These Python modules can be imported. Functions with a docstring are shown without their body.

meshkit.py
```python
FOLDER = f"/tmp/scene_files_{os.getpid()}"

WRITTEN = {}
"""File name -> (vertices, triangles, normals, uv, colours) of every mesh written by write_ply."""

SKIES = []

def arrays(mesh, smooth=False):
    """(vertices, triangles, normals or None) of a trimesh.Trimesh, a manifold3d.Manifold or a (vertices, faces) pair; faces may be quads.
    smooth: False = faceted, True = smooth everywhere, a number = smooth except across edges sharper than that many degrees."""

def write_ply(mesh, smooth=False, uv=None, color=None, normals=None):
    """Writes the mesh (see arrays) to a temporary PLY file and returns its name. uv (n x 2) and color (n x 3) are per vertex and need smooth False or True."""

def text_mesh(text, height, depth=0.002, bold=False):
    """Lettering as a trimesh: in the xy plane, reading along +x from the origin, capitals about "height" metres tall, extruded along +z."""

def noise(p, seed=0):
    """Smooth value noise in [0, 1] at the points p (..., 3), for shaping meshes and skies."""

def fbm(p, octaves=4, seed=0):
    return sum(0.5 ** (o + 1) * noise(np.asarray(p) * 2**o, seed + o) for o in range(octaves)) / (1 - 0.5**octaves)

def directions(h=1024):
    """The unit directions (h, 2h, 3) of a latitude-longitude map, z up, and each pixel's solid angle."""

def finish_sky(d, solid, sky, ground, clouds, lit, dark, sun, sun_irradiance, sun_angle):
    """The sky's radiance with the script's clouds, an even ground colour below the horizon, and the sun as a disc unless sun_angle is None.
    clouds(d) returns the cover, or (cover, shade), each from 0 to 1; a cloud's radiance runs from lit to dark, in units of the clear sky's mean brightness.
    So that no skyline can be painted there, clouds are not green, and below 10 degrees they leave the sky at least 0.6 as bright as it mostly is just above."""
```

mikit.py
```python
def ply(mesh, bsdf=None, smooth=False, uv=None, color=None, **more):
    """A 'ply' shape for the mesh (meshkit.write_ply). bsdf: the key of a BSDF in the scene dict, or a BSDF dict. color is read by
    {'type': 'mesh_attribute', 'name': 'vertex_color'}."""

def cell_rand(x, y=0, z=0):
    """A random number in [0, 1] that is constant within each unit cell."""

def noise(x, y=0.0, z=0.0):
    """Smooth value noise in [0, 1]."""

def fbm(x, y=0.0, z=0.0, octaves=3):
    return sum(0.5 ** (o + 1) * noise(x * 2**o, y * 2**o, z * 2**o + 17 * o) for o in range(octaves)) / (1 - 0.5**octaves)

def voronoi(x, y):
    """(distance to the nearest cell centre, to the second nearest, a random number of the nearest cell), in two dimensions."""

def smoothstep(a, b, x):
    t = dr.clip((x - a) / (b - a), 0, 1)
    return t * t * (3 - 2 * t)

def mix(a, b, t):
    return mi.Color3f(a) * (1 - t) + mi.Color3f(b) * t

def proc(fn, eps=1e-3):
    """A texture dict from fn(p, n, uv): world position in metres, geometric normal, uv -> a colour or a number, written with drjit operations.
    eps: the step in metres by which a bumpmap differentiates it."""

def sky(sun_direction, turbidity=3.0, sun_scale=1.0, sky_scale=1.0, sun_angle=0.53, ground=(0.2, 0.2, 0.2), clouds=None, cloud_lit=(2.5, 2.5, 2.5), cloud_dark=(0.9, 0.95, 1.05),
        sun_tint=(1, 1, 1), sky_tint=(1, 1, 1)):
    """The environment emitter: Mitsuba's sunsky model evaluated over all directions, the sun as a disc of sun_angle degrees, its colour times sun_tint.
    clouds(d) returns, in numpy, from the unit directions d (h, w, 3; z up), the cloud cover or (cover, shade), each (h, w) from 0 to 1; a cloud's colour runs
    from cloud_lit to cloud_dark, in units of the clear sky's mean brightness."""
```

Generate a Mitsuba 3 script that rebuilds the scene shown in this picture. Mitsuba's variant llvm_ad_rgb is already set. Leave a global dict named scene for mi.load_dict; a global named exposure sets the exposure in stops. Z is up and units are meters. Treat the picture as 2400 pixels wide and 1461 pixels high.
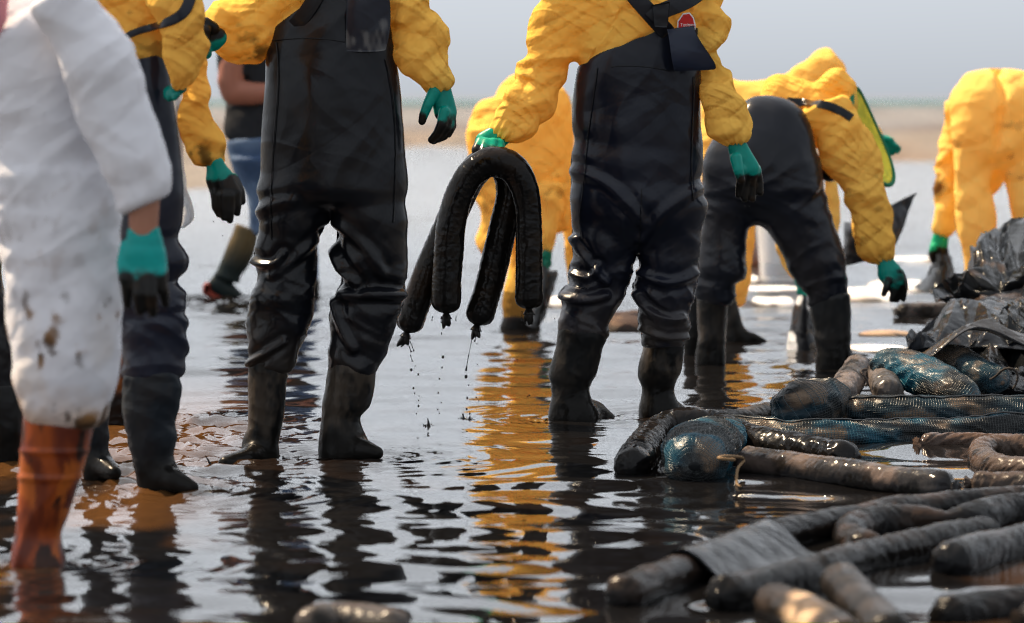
import math
import numpy as np
import mitsuba as mi
import drjit as dr
import trimesh
from scipy.interpolate import LinearNDInterpolator, PchipInterpolator, RectBivariateSpline, CubicSpline
from scipy.spatial import cKDTree
from scipy import sparse
import mikit
import meshkit
from meshkit import noise, fbm

T = mi.ScalarTransform4f
scene, labels = {}, {}

# ------------------------------------------------------------------ camera
FPX, CX, CY, HORIZON, EYE = 9000.0, 1200.0, 730.5, 235.0, 1.05      # lens in photo pixels (2400 wide), eye height
PITCH = math.atan((CY - HORIZON) / FPX)
FWD = np.array([0, math.cos(PITCH), -math.sin(PITCH)])
UP = np.array([0, math.sin(PITCH), math.cos(PITCH)])
CAM = np.array([0, 0, EYE])
scene['camera'] = {
    'type': 'thinlens', 'fov': math.degrees(2 * math.atan(CX / FPX)), 'fov_axis': 'x',
    'aperture_radius': 0.0185, 'focus_distance': 11.9, 'near_clip': 0.5, 'far_clip': 20000.0,
    'to_world': T().look_at(origin=CAM.tolist(), target=(CAM + FWD).tolist(), up=[0, 0, 1])}

# ------------------------------------------------------------------ light
SUN = np.array([-0.52, 0.30, 0.80])


def haze_cover(d):
    """Bright sea haze: whiter towards the sun, bluer and dimmer away from it."""
    c = d @ (SUN / np.linalg.norm(SUN))
    veil = fbm(np.stack([d[..., 0] * 3, d[..., 1] * 3, d[..., 2] * 9], -1), 4, 5)
    t = np.clip((np.degrees(np.arccos(np.clip(c, -1, 1))) - 25) / 110, 0, 1)
    el = np.clip(d[..., 2], 0, 1)
    shade = np.clip(t * t * 0.85 + 0.62 * np.exp(-el / 0.07) + 0.12 * (veil - 0.5), 0, 1)
    return 0.93 + 0 * shade, shade


scene['sky'] = mikit.sky(SUN, turbidity=4, clouds=haze_cover, cloud_lit=(2.62, 2.72, 2.84), cloud_dark=(0.93, 1.02, 1.15), sun_tint=(1.0, 0.94, 0.84), sun_scale=1.7)
exposure = 1.9


# ------------------------------------------------------------------ helpers
def ray(px, py):
    return FWD + (px - CX) / FPX * np.array([1.0, 0, 0]) + (CY - py) / FPX * UP


def at(px, py, Y):
    """The point at depth Y (world y) seen at a pixel of the photograph's layout."""
    r = ray(px, py)
    return CAM + r * (Y / r[1])


def on(px, py, z=0.0):
    """The point at height z above the water seen at a pixel."""
    r = ray(px, py)
    return CAM + r * ((z - EYE) / r[2])


def sstep(a, b, x):
    t = np.clip((x - a) / (b - a), 0, 1)
    return t * t * (3 - 2 * t)


def lerp3(a, b, t):
    return np.asarray(a)[None, :] * (1 - t[:, None]) + np.asarray(b)[None, :] * t[:, None] if np.ndim(a) == 1 and np.ndim(b) == 1 else \
        np.broadcast_to(a, (len(t), 3)) * (1 - t[:, None]) + np.broadcast_to(b, (len(t), 3)) * t[:, None]


class Limb:
    """A limb or trunk with an elliptical section, given by outline pairs along it (photo pixels) at a depth."""

    def __init__(self, pairs, Y, ratio=0.8, soft=0.03, lin=False):
        Ys = np.broadcast_to(np.asarray(Y, float), (len(pairs),))
        L = np.array([at(*a, y) for (a, b), y in zip(pairs, Ys)])
        R = np.array([at(*b, y) for (a, b), y in zip(pairs, Ys)])
        c = (L + R) / 2
        ax = c[-1] - c[0]
        ax[1] = 0
        self.u = ax / np.linalg.norm(ax)
        self.v = np.array([self.u[2], 0, -self.u[0]])
        if ((R - L) @ self.v).mean() < 0:
            self.v = -self.v
        self.o = c[0].copy()
        self.o[1] = 0
        s = (c - self.o) @ self.u
        l, r = (L - self.o) @ self.v, (R - self.o) @ self.v
        o = np.argsort(s)
        s = s[o] + np.arange(len(s)) * 1e-6
        q = np.linspace(s[0], s[-1], 300)
        f = (lambda y: np.interp(q, s, y)) if lin else (lambda y: PchipInterpolator(s, y)(q))
        self.S, self.C, self.H, self.D = q, f(((l + r) / 2)[o]), np.maximum(f(((r - l) / 2)[o]), 0.003), f(np.array(Ys)[o])
        self.ratio, self.soft = ratio, soft
        hm, k = self.H.max(), max(ratio, 1)
        pts = self.o + q[:, None] * self.u + self.C[:, None] * self.v + self.D[:, None] * np.array([0, 1, 0])
        self.lo = pts.min(0) - np.array([hm, hm * ratio, hm])
        self.hi = pts.max(0) + np.array([hm, hm * ratio, hm])

    def sdf(self, p):
        q = p - self.o
        s, w = q @ self.u, q @ self.v
        h = np.interp(s, self.S, self.H)
        d = (np.hypot(w - np.interp(s, self.S, self.C), (q[:, 1] - np.interp(s, self.S, self.D)) / self.ratio) - h) * min(1, 0.25 + 0.75 * self.ratio)
        e = np.maximum(self.S[0] - s, s - self.S[-1])
        k = self.soft
        if k:
            t = np.clip(0.5 + 0.5 * (d - e) / k, 0, 1)
            return e * (1 - t) + d * t + k * t * (1 - t)
        return np.maximum(d, e)

    def param(self, p):
        q = p - self.o
        s, w = q @ self.u, q @ self.v
        return (s - self.S[0]) / (self.S[-1] - self.S[0]), np.arctan2((q[:, 1] - np.interp(s, self.S, self.D)) / self.ratio, w - np.interp(s, self.S, self.C)), s - self.S[0], self.S[-1] - s


def rows(*r):
    return [((a, y), (b, y)) for y, a, b in r]


class Chain:
    """Rounded cones through points (px, py, half width px, depth offset m)."""

    def __init__(self, pts, Y, ratio=1.0):
        P = np.array([at(a[0], a[1], Y + (a[3] if len(a) > 3 else 0)) for a in pts])
        self.r = np.array([a[2] for a in pts]) * Y / FPX
        self.ratio = ratio
        self.P = P * np.array([1, 1 / ratio, 1])
        self.lo = (P - self.r[:, None]).min(0)
        self.hi = (P + self.r[:, None]).max(0)
        self.soft = 0

    def sdf(self, p):
        q = p * np.array([1, 1 / self.ratio, 1])
        best = None
        for a, b, ra, rb in zip(self.P[:-1], self.P[1:], self.r[:-1], self.r[1:]):
            ba = b - a
            t = np.clip((q - a) @ ba / max(ba @ ba, 1e-12), 0, 1)
            d = np.linalg.norm(q - a - t[:, None] * ba, axis=1) - (ra + (rb - ra) * t)
            best = d if best is None else np.minimum(best, d)
        return best * min(1, 0.25 + 0.75 * self.ratio)


def smin(a, b, k):
    t = np.clip(0.5 + 0.5 * (b - a) / k, 0, 1)
    return b * (1 - t) + a * t - k * t * (1 - t)


def field(prims, k, cuts=()):
    def f(p):
        d = prims[0].sdf(p)
        for m in prims[1:]:
            d = smin(d, m.sdf(p), getattr(m, 'k', k))
        for c in cuts:
            d = np.maximum(d, (p - c[0]) @ c[1])
        return d
    return f


def cut_line(x1, y1, x2, y2, Y, keep):
    """A plane through two pixels at depth Y, square to the picture; keeps the side of pixel keep."""
    a, b = at(x1, y1, Y), at(x2, y2, Y)
    n = np.array([(b - a)[2], 0, -(b - a)[0]])
    n /= np.linalg.norm(n)
    if (at(*keep, Y) - a) @ n > 0:
        n = -n
    return a, n


def surface(f, lo, hi, h, relax=3):
    """Surface nets of the zero set of f."""
    B = 4
    lo = np.asarray(lo) - 3 * h
    n = np.ceil((np.asarray(hi) + 3 * h - lo) / h / B).astype(int)
    gi = np.stack(np.meshgrid(*[np.arange(k) for k in n], indexing='ij'), -1).reshape(-1, 3)
    cen = lo + (gi * B + (B - 1) / 2) * h
    dc = f(cen)
    near = np.abs(dc) < B * h * 1.9
    full = np.repeat(np.repeat(np.repeat(dc.reshape(n).astype(np.float32), B, 0), B, 1), B, 2)
    off = np.stack(np.meshgrid(*[np.arange(B)] * 3, indexing='ij'), -1).reshape(-1, 3)
    fi = (gi[near][:, None] * B + off[None]).reshape(-1, 3)
    val = np.empty(len(fi), np.float32)
    for a in range(0, len(fi), 400000):
        val[a:a + 400000] = f(lo + fi[a:a + 400000] * h)
    full[fi[:, 0], fi[:, 1], fi[:, 2]] = val
    g = full
    s = g < 0
    N = np.array(g.shape) - 1
    cnt = np.zeros(N, np.uint8)
    cor = [(a, b, c) for a in (0, 1) for b in (0, 1) for c in (0, 1)]
    for a, b, c in cor:
        cnt += s[a:N[0] + a, b:N[1] + b, c:N[2] + c]
    ci = np.argwhere((cnt > 0) & (cnt < 8))
    idx = np.full(N, -1, np.int64)
    idx[tuple(ci.T)] = np.arange(len(ci))
    acc, num = np.zeros((len(ci), 3)), np.zeros(len(ci))
    vals = {c: g[ci[:, 0] + c[0], ci[:, 1] + c[1], ci[:, 2] + c[2]] for c in cor}
    for a in cor:
        for ax in range(3):
            if a[ax] == 0:
                b = tuple(1 if i == ax else a[i] for i in range(3))
                va, vb = vals[a], vals[b]
                m = (va < 0) != (vb < 0)
                t = np.where(m, va / np.where(m, va - vb, 1), 0)
                pt = np.array(a, float)[None] + t[:, None] * (np.array(b) - np.array(a))[None]
                acc += np.where(m[:, None], pt, 0)
                num += m
    V = lo + (ci + acc / num[:, None]) * h
    quads = []
    for ax in range(3):
        sl = [slice(1, N[i]) for i in range(3)]
        a_, b_ = [slice(1, N[i]) for i in range(3)], [slice(1, N[i]) for i in range(3)]
        a_[ax], b_[ax] = slice(0, N[ax]), slice(1, N[ax] + 1)
        e = s[tuple(a_)] != s[tuple(b_)]
        w = np.argwhere(e)
        pos = w.copy()
        for i in range(3):
            if i != ax:
                pos[:, i] += 1
        o1, o2 = [i for i in range(3) if i != ax]
        def cell(d1, d2):
            c = pos.copy()
            c[:, o1] -= d1
            c[:, o2] -= d2
            return idx[tuple(c.T)]
        q = np.stack([cell(0, 0), cell(1, 0), cell(1, 1), cell(0, 1)], 1)
        inside = s[tuple(pos.T)]
        flip = inside if ax != 1 else ~inside
        q[~flip] = q[~flip][:, ::-1]
        quads.append(q)
    q = np.vstack(quads)
    q = q[(q >= 0).all(1)]
    F = np.vstack([q[:, [0, 1, 2]], q[:, [0, 2, 3]]])
    if relax:
        E = np.vstack([q[:, [0, 1]], q[:, [1, 2]], q[:, [2, 3]], q[:, [3, 0]]])
        W = sparse.coo_matrix((np.ones(2 * len(E)), (np.r_[E[:, 0], E[:, 1]], np.r_[E[:, 1], E[:, 0]])), shape=(len(V),) * 2).tocsr()
        W = sparse.diags(1 / np.maximum(np.asarray(W.sum(1)).ravel(), 1)) @ W
        for i in range(relax):
            V = V + 0.55 * (W @ V - V)
            V = V - 0.57 * (W @ V - V) * (i < relax - 1)
    return V, orient(V, F)


def orient(V, F):
    vol = np.einsum('ij,ij->i', V[F[:, 0]], np.cross(V[F[:, 1]], V[F[:, 2]])).sum()
    return F if vol > 0 else F[:, ::-1]


def normals(V, F):
    n = np.zeros_like(V)
    fn = np.cross(V[F[:, 1]] - V[F[:, 0]], V[F[:, 2]] - V[F[:, 0]])
    for k in range(3):
        np.add.at(n, F[:, k], fn)
    return n / np.maximum(np.linalg.norm(n, axis=1, keepdims=True), 1e-12)


def body(prims, k=0.03, h=0.006, cuts=(), relax=3):
    lo = np.min([p.lo for p in prims], 0)
    hi = np.max([p.hi for p in prims], 0)
    return surface(field(prims, k, cuts), lo, hi, h, relax)


# ------------------------------------------------------------------ cloth
_cells = {}


def cells(p, seed):
    """Distance to the nearest and second nearest of jittered points, one per unit cube."""
    lo, hi = np.floor(p.min(0)).astype(int) - 1, np.ceil(p.max(0)).astype(int) + 2
    g = np.stack(np.meshgrid(*[np.arange(a, b) for a, b in zip(lo, hi)], indexing='ij'), -1).reshape(-1, 3)
    rng = np.random.default_rng(seed)
    t = cKDTree(g + rng.random(g.shape))
    d, _ = t.query(p, k=2)
    return d[:, 0], d[:, 1]


def draped(pts, mesh, Y, lift=0.004, n=60):
    """Points (px, py) laid on the front of a garment."""
    V, F = mesh
    S = V[normals(V, F)[:, 1] < 0.1]
    t = cKDTree(S[:, [0, 2]])
    c = spline([at(x, y, Y) for x, y in pts], n)
    d, j = t.query(c[:, [0, 2]], k=10)
    c[:, 1] = S[j, 1].min(1) - lift
    for _ in range(14):
        c[1:-1, 1] = 0.25 * c[:-2, 1] + 0.5 * c[1:-1, 1] + 0.25 * c[2:, 1]
    return c


def seams(key, V, F, lines, Y, r=0.0018, color=(0.005, 0.006, 0.008)):
    """Taped seams: thin raised lines laid on the front of a garment."""
    n = normals(V, F)
    S = V[n[:, 1] < -0.05]
    t = cKDTree(S[:, [0, 2]])
    for i, L in enumerate(lines):
        c = spline([at(x, y, Y) for x, y in L], 120)
        d, j = t.query(c[:, [0, 2]], k=12)
        c[:, 1] = S[j, 1].min(1)
        for _ in range(6):
            c[1:-1, 1] = 0.25 * c[:-2, 1] + 0.5 * c[1:-1, 1] + 0.25 * c[2:, 1]
        add(key + ('' if i == 0 else '_%03d' % i), loft(c, np.full(len(c), r), 8), 'rubber_cloth', color)


def crumple(p, f, seed, octaves=3, stretch=(1, 1, 1)):
    """Paper-like creases: straight sharp ridges and valleys between flat facets."""
    out, amp = 0, 1.0
    q = p * np.asarray(stretch) * f
    q = q + 0.3 * np.stack([noise(q * 0.8, seed + i) for i in range(3)], -1)
    for o in range(octaves):
        d1, d2 = cells(q * 2 ** o, seed + 11 * o)
        out = out + amp * (1, -1)[o % 2] * (0.35 - np.minimum(d2 - d1, 0.6))
        amp *= 0.5
    return out


def ridges(p, seed, sharp=1.6):
    n = noise(p, seed) * 0.7 + noise(p * 2.1 + 5.3, seed + 3) * 0.3
    return (1 - np.abs(2 * n - 1)) ** sharp


def sheared(p, ang, along, across, warp=0.0, seed=0):
    """Coordinates stretched along a direction in the picture plane, for diagonal folds."""
    c, s = math.cos(ang), math.sin(ang)
    a, b = p[:, 0] * c + p[:, 2] * s, -p[:, 0] * s + p[:, 2] * c
    if warp:
        b = b + warp * (noise(p * 5, seed) - 0.5)
    return np.stack([a * along, p[:, 1] * (along + across) / 2, b * across], -1)


def wader_folds(V, F, seed, amp=1.0, knees=(0.45,), kw=0.13, calm=1.0):
    """Heavy coated cloth: broad soft drapes above, deep slanting folds about the knees."""
    n = normals(V, F)
    p = V
    m1 = fbm(p * 4, 2, seed)
    low = np.clip(sum(np.exp(-((p[:, 2] - z) / (kw * 2.2)) ** 2) for z in knees), 0.25 * calm, 1)
    d = 0.017 * (fbm(sheared(p, 1.45, 2.2, 8, 0.12, seed), 2, seed + 1) - 0.5) + 0.006 * (ridges(sheared(p, 1.3, 1.6, 9, 0.15, seed), seed + 12, 1.0) - 0.72)
    d += 0.015 * low * sstep(0.35, 0.6, m1) * (ridges(sheared(p, 0.7, 2.0, 8, 0.1, seed), seed + 2, 1.2) - 0.68)
    d += 0.015 * low * sstep(0.4, 0.65, 1 - m1) * (ridges(sheared(p, -0.6, 2.0, 8, 0.1, seed), seed + 4, 1.2) - 0.68)
    for z in knees:
        w = np.exp(-((p[:, 2] - z) / kw) ** 2)
        d += 0.016 * w * (ridges(sheared(p, 0.35 * math.sin(seed + z * 9), 1.8, 10, 0.1, seed), seed + 6, 1.2) - 0.68)
        d += 0.006 * w * (ridges(sheared(p, -0.5, 3, 20, 0.1, seed), seed + 8) - 0.6)
    d += 0.0012 * low * (ridges(sheared(p, 0.4, 10, 34, 0.05, seed), seed + 9) - 0.4)
    return V + n * (amp * d)[:, None]


def tri(u):
    return 1 - 4 * np.abs(u - np.floor(u) - 0.5)


def tyvek_folds(V, F, seed, amp=1.0, f=6.0, limbs=(), gather=0.006, wave=0.17):
    """Thin papery cloth: sleeves buckle into slanting, crossing sharp folds; the rest creases in long flat facets."""
    n = normals(V, F)
    d = 0.013 * crumple(sheared(V, 0.6 + 0.3 * math.sin(seed), 0.38, 1.3), f, seed, 2)
    d += 0.014 * (ridges(sheared(V, -0.6, 1.6, 7, 0.1, seed), seed + 2, 1.0) - 0.75)
    for i, l in enumerate(limbs):
        s01, phi, s0, s1 = l.param(V)
        near = np.abs(l.sdf(V)) < 0.05
        s = s0 + 0.16 * (fbm(V * 5, 2, seed + 21) - 0.5)
        ph = phi / (2 * np.pi) + 0.6 * (fbm(V * 4, 2, seed + 22) - 0.5)
        m = 1.6 * sstep(0.3, 0.7, fbm(V * 6, 2, seed + 23))
        fold = 0.6 * tri(s / wave + 2 * ph) * m + 0.6 * tri(s / wave * 1.13 - 2 * ph + 0.3) * (1.6 - m) + 0.28 * tri(s / wave * 2.1 + 3 * ph) * sstep(0.4, 0.6, fbm(V * 8, 2, seed + 24))
        e = np.exp(-np.maximum(s1, 0) / 0.035) * near
        d = np.where(near, 0.8 * d + 0.0125 * fold, d)
        d = d * (1 - 0.75 * e) + gather * e * np.cos(phi * 13 + 2 * np.sin(phi * 3 + seed))
    return V + n * (amp * d)[:, None]


# ------------------------------------------------------------------ scene entries
def add(key, mesh, bsdf, color, smooth=True, label=None, cat=None, group=None, kind=None, uv=None):
    V, F = mesh
    if callable(color):
        color = color(V)
    color = np.clip(np.broadcast_to(np.asarray(color, float), (len(V), 3)), 0, 1)
    scene[key] = mikit.ply(trimesh.Trimesh(V, F, process=False), bsdf, smooth, uv=uv, color=color)
    if label or cat or group or kind:
        tag(key, label, cat, group, kind)
    return key


def tag(key, label=None, cat=None, group=None, kind=None):
    d = labels.setdefault(key, {})
    for k, v in (('label', label), ('category', cat), ('group', group), ('kind', kind)):
        if v:
            d[k] = v


def joined(meshes):
    V, F, k = [], [], 0
    for v, f in meshes:
        V.append(v)
        F.append(np.asarray(f) + k)
        k += len(v)
    return np.vstack(V), np.vstack(F)


def spline(P, n):
    P = np.asarray(P, float)
    if len(P) == 2:
        return P[0] + (P[1] - P[0]) * np.linspace(0, 1, n)[:, None]
    t = np.r_[0, np.cumsum(np.linalg.norm(np.diff(P, axis=0), axis=1) ** 0.75)]
    c = CubicSpline(t, P)(np.linspace(0, t[-1], n * 3))
    L = np.r_[0, np.cumsum(np.linalg.norm(np.diff(c, axis=0), axis=1))]
    return np.stack([np.interp(np.linspace(0, L[-1], n), L, c[:, i]) for i in range(3)], -1)


def frames(c):
    t = np.gradient(c, axis=0)
    t /= np.linalg.norm(t, axis=1, keepdims=True) + 1e-12
    up = np.array([0, 0, 1.0]) if abs(t[:, 2]).max() < 0.93 else np.array([0.1, 1.0, 0.05])
    a = np.cross(t, up)
    a /= np.linalg.norm(a, axis=1, keepdims=True) + 1e-12
    return t, a, np.cross(a, t)


def loft(c, r, sides, offset=None, flat=1.0):
    """A closed tube with radius r(n) along the points c; offset(n, sides) adds to the radius."""
    t, a, b = frames(c)
    ang = np.arange(sides) * 2 * np.pi / sides
    R = np.asarray(r)[:, None] + (0 if offset is None else offset)
    V = c[:, None] + R[..., None] * (np.cos(ang)[None, :, None] * a[:, None] + flat * np.sin(ang)[None, :, None] * b[:, None])
    n = len(c)
    i, j = np.meshgrid(np.arange(n - 1), np.arange(sides), indexing='ij')
    q = np.stack([i * sides + j, i * sides + (j + 1) % sides, (i + 1) * sides + (j + 1) % sides, (i + 1) * sides + j], -1).reshape(-1, 4)
    V = np.vstack([V.reshape(-1, 3), c[:1], c[-1:]])
    j = np.arange(sides)
    F = np.vstack([q[:, [0, 1, 2]], q[:, [0, 2, 3]], np.stack([(j + 1) % sides, j, j * 0 + n * sides], 1),
                   np.stack([(n - 1) * sides + j, (n - 1) * sides + (j + 1) % sides, j * 0 + n * sides + 1], 1)])
    return V, orient(V - V.mean(0), F)


def ribbon(P, width, thick, n=60, wide=None, twist=None):
    """A flat strap through points; wide = direction of its width."""
    c = spline(P, n)
    t = np.gradient(c, axis=0)
    t /= np.linalg.norm(t, axis=1, keepdims=True)
    fa = np.asarray(wide, float)
    w = np.cross(t, fa)
    w /= np.linalg.norm(w, axis=1, keepdims=True)
    nn = np.cross(w, t)
    prof = [(-1, -1), (-0.94, 1), (0.94, 1), (1, -1)]
    W = np.broadcast_to(np.asarray(width, float), (n,))[:, None]
    V = np.stack([c + w * a * W / 2 + nn * b * thick / 2 for a, b in prof], 1)
    i, j = np.meshgrid(np.arange(n - 1), np.arange(4), indexing='ij')
    q = np.stack([i * 4 + j, i * 4 + (j + 1) % 4, (i + 1) * 4 + (j + 1) % 4, (i + 1) * 4 + j], -1).reshape(-1, 4)
    F = np.vstack([q[:, [0, 1, 2]], q[:, [0, 2, 3]], [[0, 2, 1], [0, 3, 2]], np.array([[0, 1, 2], [0, 2, 3]]) + 4 * (n - 1)])
    V = V.reshape(-1, 3)
    return V, orient(V - V.mean(0), F)


def facets(nu, nv, count, amp, seed, aspect=1.0):
    """Heights of a crumpled sheet: flat triangles between random points, meeting in sharp folds."""
    r = np.random.default_rng(seed)
    pts = np.vstack([r.random((count, 2)), [[0, 0], [0, 1], [1, 0], [1, 1], [0.5, 0], [0.5, 1], [0, 0.5], [1, 0.5]]])
    h = np.r_[r.normal(size=count) * amp, r.normal(size=8) * amp * 0.5]
    g = np.stack(np.meshgrid(np.linspace(0, 1, nu), np.linspace(0, 1, nv), indexing='ij'), -1).reshape(-1, 2)
    s = np.array([1.0, aspect])
    return LinearNDInterpolator(pts * s, h)(g * s)


def sheet(grid, nu, nv, thick=0.003, fold=None):
    """A sheet through a grid of 3-D control points, with thickness; fold(V) gives a displacement along the normal."""
    G = np.asarray(grid, float)
    a, b = np.linspace(0, 1, G.shape[0]), np.linspace(0, 1, G.shape[1])
    S = np.stack([RectBivariateSpline(a, b, G[..., i], kx=min(3, G.shape[0] - 1), ky=min(3, G.shape[1] - 1))(np.linspace(0, 1, nu), np.linspace(0, 1, nv)) for i in range(3)], -1)
    i, j = np.meshgrid(np.arange(nu - 1), np.arange(nv - 1), indexing='ij')
    q = np.stack([i * nv + j, i * nv + j + 1, (i + 1) * nv + j + 1, (i + 1) * nv + j], -1).reshape(-1, 4)
    F = np.vstack([q[:, [0, 1, 2]], q[:, [0, 2, 3]]])
    V = S.reshape(-1, 3)
    n = normals(V, F)
    if fold is not None:
        V = V + n * fold(V)[:, None]
        n = normals(V, F)
    m = len(V)
    I = np.arange(m).reshape(nu, nv)
    rim = np.r_[I[:, 0], I[-1, 1:], I[::-1, -1][1:], I[0, ::-1][1:-1]]
    r2 = np.roll(rim, -1)
    F = np.vstack([F, F[:, ::-1] + m, np.stack([rim, r2, r2 + m], 1)[:, ::-1], np.stack([rim, r2 + m, rim + m], 1)[:, ::-1]])
    return np.vstack([V + n * thick / 2, V - n * thick / 2]), F


# ------------------------------------------------------------------ materials
VC = {'type': 'mesh_attribute', 'name': 'vertex_color'}


def mat(name, **k):
    scene[name] = {'type': 'twosided', 'bsdf': {'type': 'principled', 'base_color': VC, **k}}


def rough_var(lo, hi, f, seed):
    def fn(p, n, uv):
        return lo + (hi - lo) * mikit.smoothstep(0.3, 0.7, mikit.fbm(p.x * f + seed, p.y * f, p.z * f, 3))
    return mikit.proc(fn)




def creases(f, seed, along=0.5, across=1.5):
    """Height of sharp paper creases: two layers of long facets and a fine crinkle."""
    def fn(p, n, uv):
        w = mikit.noise(p.x * 7 + seed, p.y * 7, p.z * 7) - 0.5
        x = p.x * 0.85 + p.y * 0.55 + 0.05 * w
        z = p.z + 0.05 * w
        a1, b1, _ = mikit.voronoi((x * 0.76 + z * 0.65) * f * along + seed, (-x * 0.65 + z * 0.76) * f * across)
        a2, b2, _ = mikit.voronoi((x * 0.8 - z * 0.6) * f * 1.9 * along + 3.3, (x * 0.6 + z * 0.8) * f * 1.9 * across + seed)
        r = 1 - dr.abs(2 * mikit.noise(p.x * f * 5, p.y * f * 5, p.z * f * 5) - 1)
        return dr.minimum(b1 - a1, 0.55) - 0.5 * dr.minimum(b2 - a2, 0.55) + 0.12 * r
    return mikit.proc(fn, 0.0025)


def bumped(name, inner, height, scale):
    scene[name] = {'type': 'bumpmap', 'scale': scale, 'height': height, 'bsdf': inner}


bumped('suit_cloth', {'type': 'principledthin', 'base_color': VC, 'roughness': 0.4, 'diff_trans': 0.6, 'eta': 1.4}, creases(9.5, 2, 0.3, 1.55), 0.017)
bumped('soft_suit_cloth', {'type': 'principledthin', 'base_color': VC, 'roughness': 0.38, 'diff_trans': 0.6, 'eta': 1.4}, creases(4.5, 6, 0.28, 1.6), 0.02)
mat('smooth_plastic', roughness=0.4, specular=0.5)

def weave(f, seed):
    """Height of small irregular wrinkles and grain on wet cloth."""
    def fn(p, n, uv):
        a = 1 - dr.abs(2 * mikit.noise(p.x * f + seed, p.y * f, p.z * f) - 1)
        b = 1 - dr.abs(2 * mikit.noise(p.x * f * 2.6, p.y * f * 2.6 + seed, p.z * f * 2.6) - 1)
        return a * a + 0.35 * b
    return mikit.proc(fn, 0.0015)


def glossy(lo, hi, f, seed, spec):
    return {'type': 'twosided', 'bsdf': {'type': 'principled', 'base_color': VC, 'roughness': rough_var(lo, hi, f, seed), 'specular': spec}}


bumped('rubber_cloth', glossy(0.18, 0.32, 7, 3, 0.24), creases(3.6, 4), 0.0065)
bumped('boot_rubber', glossy(0.18, 0.42, 14, 1, 0.10), weave(30, 1), 0.0012)
bumped('boom_cloth', glossy(0.2, 0.36, 12, 8, 0.13), weave(48, 8), 0.0013)
bumped('plastic_film', glossy(0.14, 0.26, 9, 2, 0.2), creases(9, 8), 0.005)
bumped('oily_cloth', glossy(0.08, 0.24, 16, 5, 0.16), weave(40, 5), 0.0008)
bumped('white_cloth', {'type': 'twosided', 'bsdf': {'type': 'principled', 'base_color': VC, 'roughness': 0.65, 'specular': 0.3}}, creases(3.2, 5, 0.45, 1.4), 0.012)
mat('glove_rubber', roughness=rough_var(0.2, 0.42, 40, 9), specular=0.2)
mat('matte', roughness=0.85, specular=0.3)
mat('skin', roughness=0.5, specular=0.4)
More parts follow.
